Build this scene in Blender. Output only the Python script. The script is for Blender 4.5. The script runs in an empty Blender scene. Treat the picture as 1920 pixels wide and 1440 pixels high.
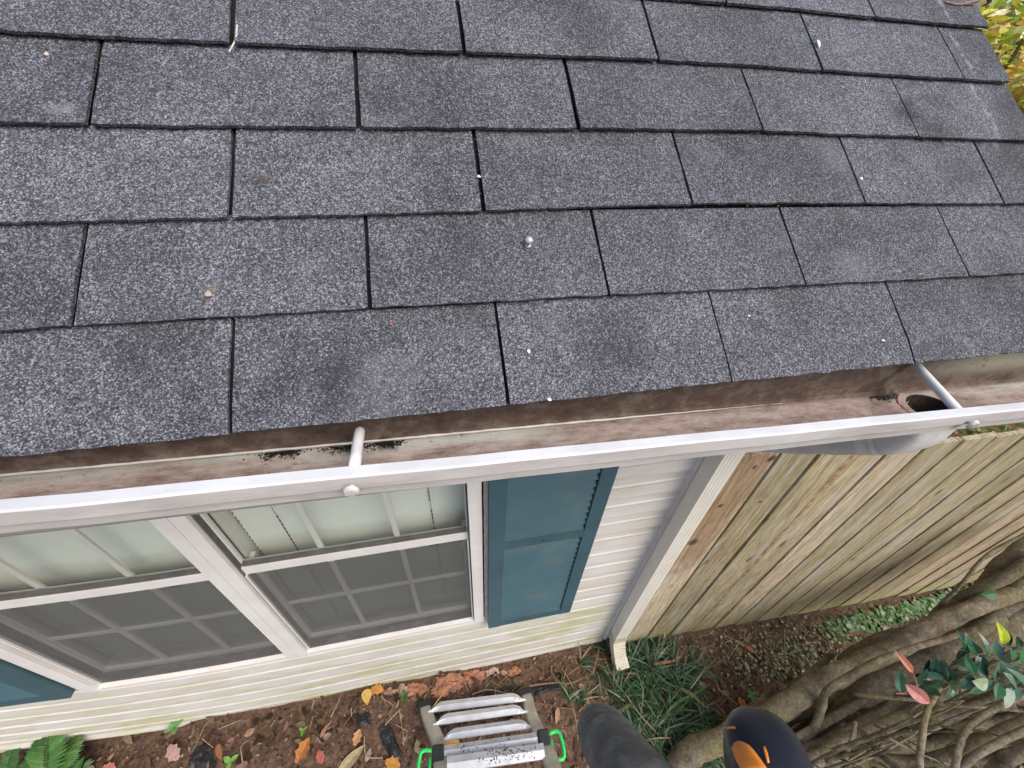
import bpy, bmesh, math, random
from mathutils import Vector, Matrix, noise
random.seed(7)
R = math.radians
scn = bpy.context.scene
COL = scn.collection

# ------------------------------------------------------------------ camera, world, sun, exposure
CW = Vector((0.22945533, -0.34916507, 0.33234235))
RX = Vector((0.98078956, -0.19086154, 0.04029531))     # picture right, in the world
RD = Vector((-0.09246644, -0.63677377, -0.7654862))    # picture down
RF = Vector((0.17176087, 0.74705491, -0.64218935))     # view direction
FPX = 741.07
PITCH = R(38.7245)
cam_d = bpy.data.cameras.new("camera"); cam = bpy.data.objects.new("camera", cam_d); COL.objects.link(cam)
cam_d.sensor_width = 36; cam_d.lens = FPX / 1920 * 36; cam_d.clip_start = .02; cam_d.clip_end = 600
cam.matrix_world = Matrix(((RX.x, -RD.x, -RF.x, CW.x), (RX.y, -RD.y, -RF.y, CW.y), (RX.z, -RD.z, -RF.z, CW.z), (0, 0, 0, 1)))
scn.camera = cam
SUN_EL, SUN_AZ = R(52), R(143)                         # azimuth clockwise from +y
w = bpy.data.worlds.new("World"); scn.world = w; w.use_nodes = True
nt = w.node_tree; bg = nt.nodes['Background']; sky = nt.nodes.new('ShaderNodeTexSky')
sky.sky_type = 'NISHITA'; sky.sun_disc = False; sky.sun_elevation = SUN_EL; sky.sun_rotation = SUN_AZ
sky.air_density = 1.0; sky.dust_density = 3.0; sky.ozone_density = 1.0
nt.links.new(sky.outputs[0], bg.inputs[0]); bg.inputs[1].default_value = .15
sd = bpy.data.lights.new("sun", 'SUN'); so = bpy.data.objects.new("sun", sd); COL.objects.link(so)
sd.energy = 1.7; sd.angle = R(38); sd.color = (1, .95, .88)
S = Vector((math.cos(SUN_EL) * math.sin(SUN_AZ), math.cos(SUN_EL) * math.cos(SUN_AZ), math.sin(SUN_EL)))
so.rotation_euler = S.to_track_quat('Z', 'Y').to_euler(); so.location = S * 20
vs = scn.view_settings; vs.view_transform = 'Standard'; vs.look = 'None'; vs.gamma = 1; vs.use_curve_mapping = False
vs.exposure = 0.55

def ray(x, y): return RX * ((x - 960) / FPX) + RD * ((y - 720) / FPX) + RF
def W(x, y, ax, v):                                     # a measured picture point on the plane ax = v
    d = ray(x, y); return CW + d * ((v - CW[ax]) / d[ax])
def D(x, y, dep): return CW + ray(x, y) * dep
def roofp(u, v, n=0):                                   # roof coordinates -> world
    return Vector((u, v * math.cos(PITCH) - n * math.sin(PITCH), v * math.sin(PITCH) + n * math.cos(PITCH)))
ROOF_N = Vector((0, -math.sin(PITCH), math.cos(PITCH)))
ROOF_V = Vector((0, math.cos(PITCH), math.sin(PITCH)))
def roofxy(x, y):
    d = ray(x, y); s = -CW.dot(ROOF_N) / d.dot(ROOF_N); q = CW + d * s
    return q.x, q.y / math.cos(PITCH)

# ------------------------------------------------------------------ scene helpers
def obj(name, bm, mat, parent=None, smooth=False):
    me = bpy.data.meshes.new(name); bm.to_mesh(me); bm.free()
    for m in (mat if isinstance(mat, (list, tuple)) else [mat]): me.materials.append(m)
    if smooth:
        for p in me.polygons: p.use_smooth = True
    o = bpy.data.objects.new(name, me); COL.objects.link(o)
    if parent:
        o.parent = parent
        mw = parent
        off = Vector((0, 0, 0)); q = parent
        while q: off += q.location; q = q.parent
        o.location = -off
    return o
def tag(o, label=None, cat=None, group=None, kind=None):
    if label: o['label'] = label
    if cat: o['category'] = cat
    if group: o['group'] = group
    if kind: o['kind'] = kind
    return o
def thing(name, label, cat, loc=(0, 0, 0), group=None):
    o = bpy.data.objects.new(name, None); COL.objects.link(o); o.location = loc; o.empty_display_size = .05
    return tag(o, label, cat, group)
def box(bm, x0, x1, y0, y1, z0, z1, bev=0):
    vs_ = [bm.verts.new((x, y, z)) for z in (z0, z1) for y in (y0, y1) for x in (x0, x1)]
    fs = []
    for f in ((0, 2, 3, 1), (4, 5, 7, 6), (0, 1, 5, 4), (2, 6, 7, 3), (0, 4, 6, 2), (1, 3, 7, 5)): fs.append(bm.faces.new([vs_[i] for i in f]))
    if bev:
        es = list({e for f in fs for e in f.edges}); bmesh.ops.bevel(bm, geom=es, offset=bev, segments=2, affect='EDGES', profile=.5)
def obox(bm, c, ax, ay, az, bev=0):                     # oriented box: centre and three half axes
    vs_ = [bm.verts.new(c + ax * i + ay * j + az * k) for k in (-1, 1) for j in (-1, 1) for i in (-1, 1)]
    fs = [bm.faces.new([vs_[i] for i in f]) for f in ((0, 2, 3, 1), (4, 5, 7, 6), (0, 1, 5, 4), (2, 6, 7, 3), (0, 4, 6, 2), (1, 3, 7, 5))]
    if bev: bmesh.ops.bevel(bm, geom=list({e for f in fs for e in f.edges}), offset=bev, segments=2, affect='EDGES', profile=.5)
def tube(bm, pts, rad, seg=10, caps=True, sq=(1, 1), up=None, wob=0, prof=None):
    pts = [Vector(p) for p in pts]; n = len(pts)
    if not isinstance(rad, (list, tuple)): rad = [rad] * n
    rings = []; prev = None
    for i, p in enumerate(pts):
        t = (pts[min(i + 1, n - 1)] - pts[max(i - 1, 0)]).normalized()
        if prev is None:
            a = (up or Vector((0.13, .21, 1))).cross(t)
            if a.length < 1e-3: a = Vector((1, 0, 0)).cross(t)
        else: a = prev - t * prev.dot(t)
        a.normalize(); b = t.cross(a); prev = a
        ring = []
        for k in range(seg if prof is None else len(prof)):
            if prof is None:
                an = 2 * math.pi * k / seg; ca, sa = math.cos(an), math.sin(an)
            else: ca, sa = prof[k]
            r = rad[i]
            if wob: r *= 1 + wob * noise.noise(p * 30 + Vector((ca, sa, i)) * 1.3)
            ring.append(bm.verts.new(p + a * (ca * r * sq[0]) + b * (sa * r * sq[1])))
        rings.append(ring)
    m = len(rings[0])
    for i in range(n - 1):
        for k in range(m): bm.faces.new((rings[i][k], rings[i][(k + 1) % m], rings[i + 1][(k + 1) % m], rings[i + 1][k]))
    if caps:
        bm.faces.new(rings[0][::-1]); bm.faces.new(rings[-1])
def smooth_path(pts, k=5):
    pts = [Vector(p) for p in pts]; out = []
    P = [pts[0] * 2 - pts[1]] + pts + [pts[-1] * 2 - pts[-2]]
    for i in range(1, len(P) - 2):
        for j in range(k):
            t = j / k
            out.append(.5 * ((2 * P[i]) + (P[i + 1] - P[i - 1]) * t + (2 * P[i - 1] - 5 * P[i] + 4 * P[i + 1] - P[i + 2]) * t * t + (3 * P[i] - P[i - 1] - 3 * P[i + 1] + P[i + 2]) * t ** 3))
    return out + [pts[-1]]
def lerps(v, n):
    out = []
    for i in range(n):
        t = i / (n - 1) * (len(v) - 1); j = min(int(t), len(v) - 2); out.append(v[j] + (v[j + 1] - v[j]) * (t - j))
    return out
def extrude_x(bm, prof, xs, zf=None):                   # closed (y, z) profile swept along x; zf(x, y, z) shifts z
    rings = []
    for x in xs: rings.append([bm.verts.new((x, y, z + (zf(x, y, z) if zf else 0))) for y, z in prof])
    m = len(prof)
    for i in range(len(xs) - 1):
        for k in range(m): bm.faces.new((rings[i][k], rings[i + 1][k], rings[i + 1][(k + 1) % m], rings[i][(k + 1) % m]))
    bm.faces.new(rings[0]); bm.faces.new(rings[-1][::-1])

# ------------------------------------------------------------------ material helpers
class NM:
    def __init__(s, name):
        s.m = bpy.data.materials.new(name); s.m.use_nodes = True; s.t = s.m.node_tree; s.b = s.t.nodes['Principled BSDF']; s.out = s.t.nodes['Material Output']
        s.co = s.t.nodes.new('ShaderNodeTexCoord').outputs['Object']
    def n(s, ty, **k):
        nd = s.t.nodes.new('ShaderNode' + ty)
        for a, v in k.items():
            if hasattr(nd, a): setattr(nd, a, v)
            else: nd.inputs[a].default_value = v
        return nd
    def l(s, a, b): s.t.links.new(a, b)
    def mapv(s, sc=(1, 1, 1), rot=(0, 0, 0), src=None):
        m = s.n('Mapping'); m.inputs['Scale'].default_value = sc; m.inputs['Rotation'].default_value = rot; s.l(src or s.co, m.inputs[0]); return m.outputs[0]
    def noise(s, scale, detail=4, rough=.55, vec=None, dist=0):
        nd = s.n('TexNoise'); nd.inputs['Scale'].default_value = scale; nd.inputs['Detail'].default_value = detail; nd.inputs['Roughness'].default_value = rough; nd.inputs['Distortion'].default_value = dist
        s.l(vec or s.co, nd.inputs['Vector']); return nd.outputs['Fac']
    def vor(s, scale, vec=None, out='Color', feat='F1'):
        nd = s.n('TexVoronoi'); nd.feature = feat; nd.inputs['Scale'].default_value = scale; s.l(vec or s.co, nd.inputs['Vector']); return nd.outputs[out]
    def ramp(s, f, stops):
        nd = s.n('ValToRGB'); e = nd.color_ramp.elements
        while len(e) < len(stops): e.new(.5)
        for i, (p, c) in enumerate(stops):
            e[i].position = p; e[i].color = (c, c, c, 1) if isinstance(c, (int, float)) else (*c, 1)
        s.l(f, nd.inputs[0]); return nd.outputs[0]
    def mix(s, f, a, b, mode='MIX'):
        nd = s.n('Mix'); nd.data_type = 'RGBA'; nd.blend_type = mode
        for i, v in ((0, f), (6, a), (7, b)):
            if isinstance(v, (int, float)): nd.inputs[i].default_value = v if i == 0 else (v, v, v, 1)
            elif isinstance(v, tuple): nd.inputs[i].default_value = (*v, 1)
            else: s.l(v, nd.inputs[i])
        return nd.outputs[2]
    def math(s, op, a, b=0):
        nd = s.n('Math'); nd.operation = op
        for i, v in ((0, a), (1, b)):
            if isinstance(v, (int, float)): nd.inputs[i].default_value = v
            else: s.l(v, nd.inputs[i])
        return nd.outputs[0]
    def sep(s, src=None):
        nd = s.n('SeparateXYZ'); s.l(src or s.co, nd.inputs[0]); return nd.outputs
    def step(s, v, a, b):                                # smooth 0..1 between a and b
        nd = s.n('MapRange'); nd.interpolation_type = 'SMOOTHSTEP'; nd.inputs[1].default_value = a; nd.inputs[2].default_value = b
        s.l(v, nd.inputs[0]); return nd.outputs[0]
    def rnd(s):
        return s.n('ObjectInfo').outputs['Random']
    def fin(s, col, rough=.6, bump=None, bs=.3, bd=.002, spec=None, metal=0):
        if isinstance(col, tuple): s.b.inputs['Base Color'].default_value = (*col, 1)
        else: s.l(col, s.b.inputs['Base Color'])
        if isinstance(rough, (int, float)): s.b.inputs['Roughness'].default_value = rough
        else: s.l(rough, s.b.inputs['Roughness'])
        s.b.inputs['Metallic'].default_value = metal
        if spec is not None: s.b.inputs['Specular IOR Level'].default_value = spec
        if bump is not None:
            nd = s.n('Bump'); nd.inputs['Strength'].default_value = bs; nd.inputs['Distance'].default_value = bd; s.l(bump, nd.inputs['Height']); s.l(nd.outputs[0], s.b.inputs['Normal'])
        return s.m
def vcol(m, name='col'):
    nd = m.n('Attribute'); nd.attribute_name = name; return nd.outputs['Color']
def blotch(m, xyz, r, soft=.5, scale=40, amt=.012):      # a soft stain around a point with a ragged outline
    v = m.n('VectorMath'); v.operation = 'DISTANCE'; m.l(m.co, v.inputs[0]); v.inputs[1].default_value = xyz
    d = m.math('ADD', v.outputs['Value'], m.math('MULTIPLY', m.math('SUBTRACT', m.noise(scale, 4), .5), amt * 4))
    return m.math('SUBTRACT', 1, m.step(d, r * (1 - soft), r))

def mat_shingle():
    m = NM('shingle_granules')
    g1 = m.ramp(m.vor(520), [(0, .0), (1, 1)])
    s1 = m.sep(m.vor(820)); s2 = m.sep(m.vor(470)); fine = m.noise(900, 2)
    v = m.math('ADD', m.math('MULTIPLY', s1[0], .6), m.math('MULTIPLY', s2[1], .4))
    c = m.ramp(v, [(.12, (.022, .022, .027)), (.40, (.064, .0645, .074)), (.64, (.118, .119, .134)), (.88, (.29, .29, .32))])
    big = m.ramp(m.noise(5.5, 5, .6), [(.30, .62), (.48, .96), (.7, 1.26)])
    c = m.mix(1, c, big, 'MULTIPLY')
    mid = m.ramp(m.noise(26, 4, .6), [(.3, .86), (.7, 1.13)])
    c = m.mix(1, c, mid, 'MULTIPLY')
    c = m.mix(1, c, vcol(m), 'MULTIPLY')
    dk = m.math('MULTIPLY', m.step(m.noise(4.2, 6, .7, m.mapv((1.3, .8, .8))), .52, .78), .38); c = m.mix(dk, c, (.034, .034, .038))
    # pale worn patches
    wp = m.math('MULTIPLY', m.step(m.noise(9, 5, .65, m.mapv((1, 1, 1.4))), .56, .75), .32)
    c = m.mix(wp, c, (.17, .17, .185))
    # brown lichen specks
    br = m.math('MULTIPLY', m.step(m.noise(34, 5, .7), .66, .76), .5)
    c = m.mix(br, c, (.045, .03, .022))
    for x, y, r, col, a, so_ in STAINS:
        u, vv = roofxy(x, y); p = roofp(u, vv, .006)
        c = m.mix(m.math('MULTIPLY', blotch(m, p, r, so_), a), c, col)
    # chalk-like streak near the rake
    xs = m.sep()
    dx = m.math('ABSOLUTE', m.math('SUBTRACT', m.math('ADD', xs[0], m.math('MULTIPLY', m.noise(14, 3), .03)), 1.262))
    st = m.math('MULTIPLY', m.math('SUBTRACT', 1, m.step(dx, .002, .0085)), m.step(m.noise(60, 3), .4, .6))
    st = m.math('MULTIPLY', st, m.math('MULTIPLY', m.step(xs[1], .27, .31), .55))
    c = m.mix(st, c, (.32, .32, .36))
    s3 = m.sep(m.vor(640)); c = m.mix(m.math('MULTIPLY', m.step(s3[2], .94, .98), .5), c, (.42, .42, .46)); c = m.mix(m.math('MULTIPLY', m.step(s3[1], .90, .95), .8), c, (.016, .016, .02))
    bump = m.math('ADD', m.math('MULTIPLY', s2[0], .7), s1[0])
    return m.fin(c, .82, bump, .75, .0016, spec=.35)
STAINS = [(1690, 215, .045, (.018, .017, .018), .75, .9), (1735, 255, .05, (.02, .02, .02), .6, .9), (1900, 300, .10, (.028, .028, .027), .6, .9),
          (1790, 330, .07, (.03, .03, .03), .5, .9), (640, 730, .05, (.018, .018, .02), .6, .9), (715, 690, .035, (.2, .2, .215), .3, .9),
          (690, 745, .045, (.14, .145, .16), .3, .9), (1150, 650, .07, (.022, .022, .024), .5, .9), (490, 345, .02, (.06, .04, .03), .7, .9),
          (465, 335, .012, (.06, .04, .03), .7, .9), (655, 295, .008, (.03, .022, .018), .8, .8), (528, 380, .012, (.06, .04, .03), .6, .9),
          (125, 222, .018, (.3, .3, .32), .45, .8), (405, 545, .02, (.2, .17, .14), .45, .9), (1560, 300, .05, (.2, .2, .215), .35, .9),
          (1590, 510, .05, (.19, .19, .21), .35, .9), (1880, 200, .06, (.03, .03, .032), .5, .9), (300, 640, .07, (.02, .02, .022), .4, .9)]
def mat_simple(name, col, rough=.5, var=.12, sc=8, bump=0, metal=0, spec=None):
    m = NM(name); f = m.noise(sc, 5); a = tuple(c * (1 - var) for c in col); b = tuple(min(1, c * (1 + var)) for c in col)
    return m.fin(m.ramp(f, [(.3, a), (.7, b)]), rough, m.noise(sc * 6, 3) if bump else None, bump, .002, metal=metal, spec=spec)
def mat_gutter():
    m = NM('gutter_aluminium'); z = m.sep()
    c = m.ramp(m.noise(9, 6, .6), [(.3, (.53, .525, .52)), (.65, (.64, .64, .64))])
    sp = m.step(m.noise(150, 3, .6), .70, .76); c = m.mix(m.math('MULTIPLY', sp, .4), c, (.3, .28, .26))
    sc_ = m.step(m.noise(60, 6, .75, m.mapv((.5, 3, 1))), .60, .66); c = m.mix(m.math('MULTIPLY', sc_, .35), c, (.36, .34, .32))
    dirt = m.math('MULTIPLY', m.step(m.noise(16, 6, .7, m.mapv((.4, 1, 1))), .48, .72), .45)
    return m.fin(m.mix(dirt, c, (.50, .45, .42)), .38, spec=.45)
def zf_(x): return -.066 - .031 * x
def mat_gutter_in():
    m = NM('gutter_inside_dirty'); xs = m.sep()
    pale = m.ramp(m.noise(20, 4), [(.3, (.38, .38, .34)), (.7, (.50, .50, .46))])
    rust = m.ramp(m.noise(38, 8, .75, m.mapv((.55, 1.6, 1))), [(.27, (.085, .05, .038)), (.42, (.24, .175, .145)), (.56, (.36, .285, .25)), (.75, (.48, .41, .37))])
    cv_ = m.math('ADD', m.noise(11, 6, .65, m.mapv((.35, 1.8, 1))), m.math('MULTIPLY', m.step(m.math('SUBTRACT', .02, xs[1]), 0, .05), .38)); cv_ = m.math('ADD', cv_, m.math('MULTIPLY', m.step(xs[0], .2, .6), .14)); cov = m.step(cv_, .46, .72)
    # back wall of the gutter carries the darkest silt, the floor by the front lip the ruddiest
    back = m.step(xs[1], .024, .029)
    c = m.mix(cov, pale, rust)
    bk = m.ramp(m.noise(30, 8, .75, m.mapv((.7, 1, 1))), [(.28, (.055, .032, .024)), (.5, (.12, .082, .062)), (.72, (.26, .215, .165))])
    right = m.step(xs[0], .98, 1.18)
    bk = m.mix(m.math('MULTIPLY', right, m.step(xs[2], -.085, -.05)), bk, (.34, .31, .22))
    c = m.mix(back, c, bk)
    pk = m.math('MULTIPLY', m.step(m.noise(110, 7, .75, m.mapv((.6, 1, 1))), .57, .66), m.step(m.noise(7, 4), .40, .62)); c = m.mix(m.math('MULTIPLY', pk, .8), c, (.05, .032, .024))
    for bx_, br_ in ((.105, .022), (.15, .018), (.03, .014), (.968, .018), (.99, .016)): c = m.mix(m.math('MULTIPLY', blotch(m, (bx_, .023, zf_(bx_)), br_, .8, 90, .006), .8), c, (.022, .018, .015))
    return m.fin(c, .7, m.noise(160, 4), .25, .002, spec=.3)
def mat_gutter_front():
    m = NM('gutter_face_dust_shade')  # runoff dust, with the face's darker shading also put into the colour
    c = m.ramp(m.noise(14, 7, .7, m.mapv((.5, 1, 2))), [(.28, (.36, .335, .31)), (.5, (.47, .45, .425)), (.75, (.56, .55, .53))])
    sp = m.step(m.noise(130, 4, .65), .64, .74); c = m.mix(m.math('MULTIPLY', sp, .5), c, (.24, .21, .18))
    return m.fin(c, .5, spec=.35)
def mat_siding():
    m = NM('vinyl_siding'); xs = m.sep()
    c = m.ramp(m.noise(3, 5), [(.3, (.565, .54, .50)), (.7, (.64, .62, .585))])
    tan = m.math('MULTIPLY', m.step(m.noise(5, 6, .7, m.mapv((.6, 1, 5))), .42, .70), .6); c = m.mix(tan, c, (.50, .44, .345))
    alg = m.math('MULTIPLY', m.step(m.noise(4.5, 6, .68, m.mapv((.8, 1, 3))), .42, .68), m.math('SUBTRACT', 1, m.step(xs[2], -1.75, -1.35)))
    c = m.mix(m.math('MULTIPLY', alg, .75), c, (.40, .40, .17))
    sp = m.math('MULTIPLY', m.step(m.noise(70, 4, .7, m.mapv((.5, 1, 1.4))), .64, .72), .5); c = m.mix(sp, c, (.40, .38, .22))
    return m.fin(c, .42, m.noise(120, 3, .5, m.mapv((.12, 1, 1))), .12, .001)
def mat_wood():
    m = NM('weathered_picket'); rn = m.rnd(); xs = m.sep()
    off = m.n('VectorMath'); off.operation = 'ADD'; m.l(m.co, off.inputs[0])
    cb = m.n('CombineXYZ'); m.l(m.math('MULTIPLY', rn, 37), cb.inputs[0]); m.l(m.math('MULTIPLY', rn, 91), cb.inputs[2]); m.l(cb.outputs[0], off.inputs[1])
    v = off.outputs[0]
    gr = m.noise(10, 8, .7, m.mapv((9, 2, .55), src=v), .6)
    c = m.ramp(gr, [(.28, (.13, .092, .055)), (.40, (.29, .23, .145)), (.55, (.44, .37, .255)), (.70, (.64, .57, .44))])
    fine = m.ramp(m.noise(60, 4, .6, m.mapv((7, 3, .35), src=v)), [(.3, .55), (.5, .98), (.7, 1.28)]); c = m.mix(1, c, fine, 'MULTIPLY')
    sc_ = m.math('MULTIPLY', m.step(m.noise(26, 6, .75, m.mapv((3, 1, .35), src=v)), .60, .68), .6); c = m.mix(sc_, c, (.10, .07, .042))
    hue = m.ramp(rn, [(0, (.74, .72, .60)), (.35, (.96, .97, .86)), (.7, (1.10, 1.02, .94)), (1, (1.28, 1.24, 1.20))]); c = m.mix(1, c, hue, 'MULTIPLY')
    al = m.math('MULTIPLY', m.step(m.noise(3, 5, .6, m.mapv((1, 1, .7), src=v)), .45, .7), .4); c = m.mix(al, c, (.29, .275, .155))
    kn = m.math('SUBTRACT', 1, m.step(m.vor(7.5, m.mapv((1, 1, .42), src=v), 'Distance'), .05, .13)); c = m.mix(m.math('MULTIPLY', kn, .8), c, (.06, .04, .022))
    st = m.math('MULTIPLY', m.step(m.noise(9, 6, .75, m.mapv((2.4, 1, .5), src=v)), .56, .70), .65); c = m.mix(st, c, (.13, .085, .048))
    gy = m.math('MULTIPLY', m.step(m.noise(6, 5, .6, m.mapv((3, 1, .4), src=v)), .48, .70), .6); c = m.mix(gy, c, (.46, .43, .37))
    lx = m.math('ADD', m.math('ABSOLUTE', m.math('SUBTRACT', xs[0], m.math('ADD', 1.475, m.math('MULTIPLY', m.noise(4, 4), .03)))), m.math('MULTIPLY', m.noise(50, 4), .012)); li = m.math('MULTIPLY', m.math('SUBTRACT', 1, m.step(lx, .010, .024)), m.step(m.noise(30, 5, .7), .38, .58)); c = m.mix(m.math('MULTIPLY', li, .7), c, (.20, .085, .028))
    ln = m.step(m.noise(20, 5, .65, m.mapv((7, 1, .10), src=v)), .57, .64); c = m.mix(m.math('MULTIPLY', ln, .5), c, (.11, .085, .058))
    # the two boards by the corner are redder towards their tops
    red = m.math('MULTIPLY', m.math('SUBTRACT', 1, m.step(xs[0], 1.17, 1.21)), m.step(m.math('ADD', xs[2], m.math('MULTIPLY', m.noise(6, 4), .4)), -1.15, -1.0))
    c = m.mix(m.math('MULTIPLY', red, .6), c, m.ramp(gr, [(.3, (.07, .035, .018)), (.5, (.20, .105, .05)), (.7, (.32, .19, .10))]))
    ft = m.math('MULTIPLY', m.math('SUBTRACT', 1, m.step(m.math('ADD', xs[2], m.math('MULTIPLY', m.noise(9, 4), .25)), -2.05, -1.8)), .5); c = m.mix(ft, c, (.30, .28, .10))
    for kx, ky, kr in ((1416, 878, .014), (1448, 862, .022), (1352, 950, .016), (1300, 1018, .03), (1425, 940, .012)):
        p_ = W(kx, ky, 1, .247); c = m.mix(m.math('MULTIPLY', blotch(m, p_, kr, .6, 40, .004), .85), c, (.045, .028, .016))
    return m.fin(c, .78, gr, .5, .004, spec=.25)
def mat_bark():
    m = NM('mossy_bark')
    n1 = m.noise(14, 8, .72); c = m.ramp(n1, [(.28, (.075, .056, .040)), (.45, (.175, .142, .10)), (.6, (.28, .235, .165)), (.78, (.42, .37, .29))])
    mo = m.math('MULTIPLY', m.step(m.noise(5.5, 6, .65), .42, .64), .62); c = m.mix(mo, c, (.19, .165, .065))
    rings = m.noise(40, 5, .7, m.mapv((1.4, 1, 1))); c = m.mix(m.math('MULTIPLY', m.step(rings, .6, .75), .4), c, (.06, .042, .03))
    fn = m.ramp(m.noise(85, 7, .75), [(.3, .55), (.5, 1.0), (.68, 1.35)]); c = m.mix(1, c, fn, 'MULTIPLY')
    li = m.math('MULTIPLY', m.step(m.noise(70, 5, .7), .60, .70), .65); c = m.mix(li, c, (.44, .38, .27))
    return m.fin(c, .88, m.math('ADD', m.noise(55, 7, .75), m.math('MULTIPLY', m.noise(16, 5, .7), 1.5)), .9, .010, spec=.15)
def mat_soil():
    m = NM('clay_soil'); xs = m.sep()
    c = m.ramp(m.noise(30, 10, .75), [(.28, (.045, .029, .021)), (.48, (.118, .073, .050)), (.62, (.19, .118, .080)), (.8, (.31, .205, .145))])
    v = m.sep(m.vor(75)); c = m.mix(m.math('MULTIPLY', m.step(v[0], .55, .95), .5), c, m.ramp(v[1], [(0, (.05, .03, .02)), (.6, (.13, .08, .055)), (1, (.30, .21, .14))]))
    gr = m.math('MULTIPLY', m.step(m.noise(2.2, 5, .6), .5, .62), m.step(xs[0], 1.6, 2.2)); c = m.mix(m.math('MULTIPLY', gr, .5), c, (.06, .075, .02))
    far = m.step(xs[1], .5, .9); fc = m.ramp(m.noise(9, 8, .75), [(.3, (.05, .06, .015)), (.5, (.11, .10, .04)), (.7, (.24, .15, .08))]); c = m.mix(far, c, fc)
    return m.fin(c, .95, m.noise(60, 8, .75), .9, .012, spec=.15)
def mat_attr(name, rough=.6, spec=.3, var=.18, sc=60, trans=0, bump=0):
    m = NM(name); c = m.mix(1, vcol(m), m.ramp(m.noise(sc, 4), [(.3, 1 - var), (.7, 1 + var)]), 'MULTIPLY')
    m.fin(c, rough, m.noise(sc * 2, 4) if bump else None, bump, .003, spec=spec)
    if trans:
        tr = m.n('BsdfTranslucent'); m.l(c, tr.inputs[0]); mx = m.n('MixShader'); mx.inputs[0].default_value = trans
        m.l(m.b.outputs[0], mx.inputs[1]); m.l(tr.outputs[0], mx.inputs[2]); m.l(mx.outputs[0], m.out.inputs[0])
    return m.m
def mat_glass(tint=(.95, .965, .95), nm='window_glass'):
    m = NM(nm); ge = m.n('NewGeometry'); dt = m.n('VectorMath'); dt.operation = 'DOT_PRODUCT'; m.l(ge.outputs['Normal'], dt.inputs[0]); m.l(ge.outputs['Incoming'], dt.inputs[1])
    ab = m.math('SUBTRACT', 1, m.math('ABSOLUTE', dt.outputs['Value'])); fac = m.math('ADD', .035, m.math('MULTIPLY', m.math('POWER', ab, 5), .9))
    tr = m.n('BsdfTransparent'); tr.inputs[0].default_value = (*tint, 1); gl = m.n('BsdfGlossy'); gl.inputs['Roughness'].default_value = .02
    wv = m.n('Bump'); wv.inputs['Strength'].default_value = .05; wv.inputs['Distance'].default_value = .01; m.l(m.noise(3, 2), wv.inputs['Height']); m.l(wv.outputs[0], gl.inputs['Normal'])
    mx = m.n('MixShader'); m.l(fac, mx.inputs[0]); m.l(tr.outputs[0], mx.inputs[1]); m.l(gl.outputs[0], mx.inputs[2]); m.l(mx.outputs[0], m.out.inputs[0]); return m.m
def mat_screen():
    m = NM('insect_screen'); tr = m.n('BsdfTransparent'); df = m.n('BsdfDiffuse'); df.inputs[0].default_value = (.165, .165, .155, 1)  # diffuse grey raised to stand in for reflection haze on the lower panes
    mx = m.n('MixShader'); f = m.ramp(m.noise(2.2, 4), [(.3, .34), (.7, .42)]); m.l(f, mx.inputs[0]); m.l(tr.outputs[0], mx.inputs[1]); m.l(df.outputs[0], mx.inputs[2]); m.l(mx.outputs[0], m.out.inputs[0]); return m.m
def mat_shutter():
    m = NM('teal_shutter_paint'); n1 = m.noise(7, 6, .65)
    c = m.ramp(n1, [(.3, (.038, .088, .106)), (.7, (.054, .114, .136))])
    fa = m.math('MULTIPLY', m.step(m.noise(8, 5, .6, m.mapv((1, 1, 1.3))), .50, .72), .55)
    inx = m.sep(); mk = m.math('MULTIPLY', fa, m.math('SUBTRACT', 1, m.step(m.math('ABSOLUTE', m.math('SUBTRACT', inx[0], .50)), .06, .13)))
    c = m.mix(mk, c, (.11, .13, .10))
    gr = m.math('MULTIPLY', m.step(m.noise(40, 5, .7), .6, .75), .35); c = m.mix(gr, c, (.06, .12, .13))
    return m.fin(c, .5, m.noise(140, 4), .1, .001)
def mat_dirty_sill():
    m = NM('dirty_sill'); c = m.ramp(m.noise(26, 7, .7, m.mapv((.35, 1, 1))), [(.3, (.05, .045, .035)), (.5, (.16, .14, .12)), (.75, (.40, .38, .36))]); return m.fin(c, .7)
def mat_ali():
    m = NM('ladder_aluminium'); c = m.ramp(m.noise(18, 5), [(.3, (.50, .51, .53)), (.7, (.64, .65, .67))])
    sp = m.step(m.noise(190, 4, .6), .68, .72); c = m.mix(m.math('MULTIPLY', sp, .8), c, (.05, .04, .035))
    rg = m.ramp(m.noise(30, 4), [(.3, .28), (.7, .45)]); m.fin(c, .35, metal=.65); m.l(rg, m.b.inputs['Roughness']); return m.m
def mat_rubber():
    m = NM('dusty_black_plastic'); c = m.ramp(m.noise(30, 6, .7), [(.3, (.085, .085, .083)), (.5, (.14, .139, .134)), (.7, (.24, .237, .225))])
    d = m.step(m.noise(240, 3, .6), .64, .72); c = m.mix(m.math('MULTIPLY', d, .45), c, (.22, .21, .19)); return m.fin(c, .6, m.noise(150, 4), .12, .001)
def mat_housing():
    m = NM('glossy_dark_housing'); c = m.ramp(m.noise(12, 4), [(.3, (.016, .020, .032)), (.7, (.028, .034, .052))])
    d = m.step(m.noise(160, 3, .6), .66, .72); c = m.mix(m.math('MULTIPLY', d, .35), c, (.12, .12, .13)); return m.fin(c, m.ramp(m.noise(60, 4), [(.3, .30), (.7, .46)]), m.noise(70, 3), .06, .001, spec=.35)

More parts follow.
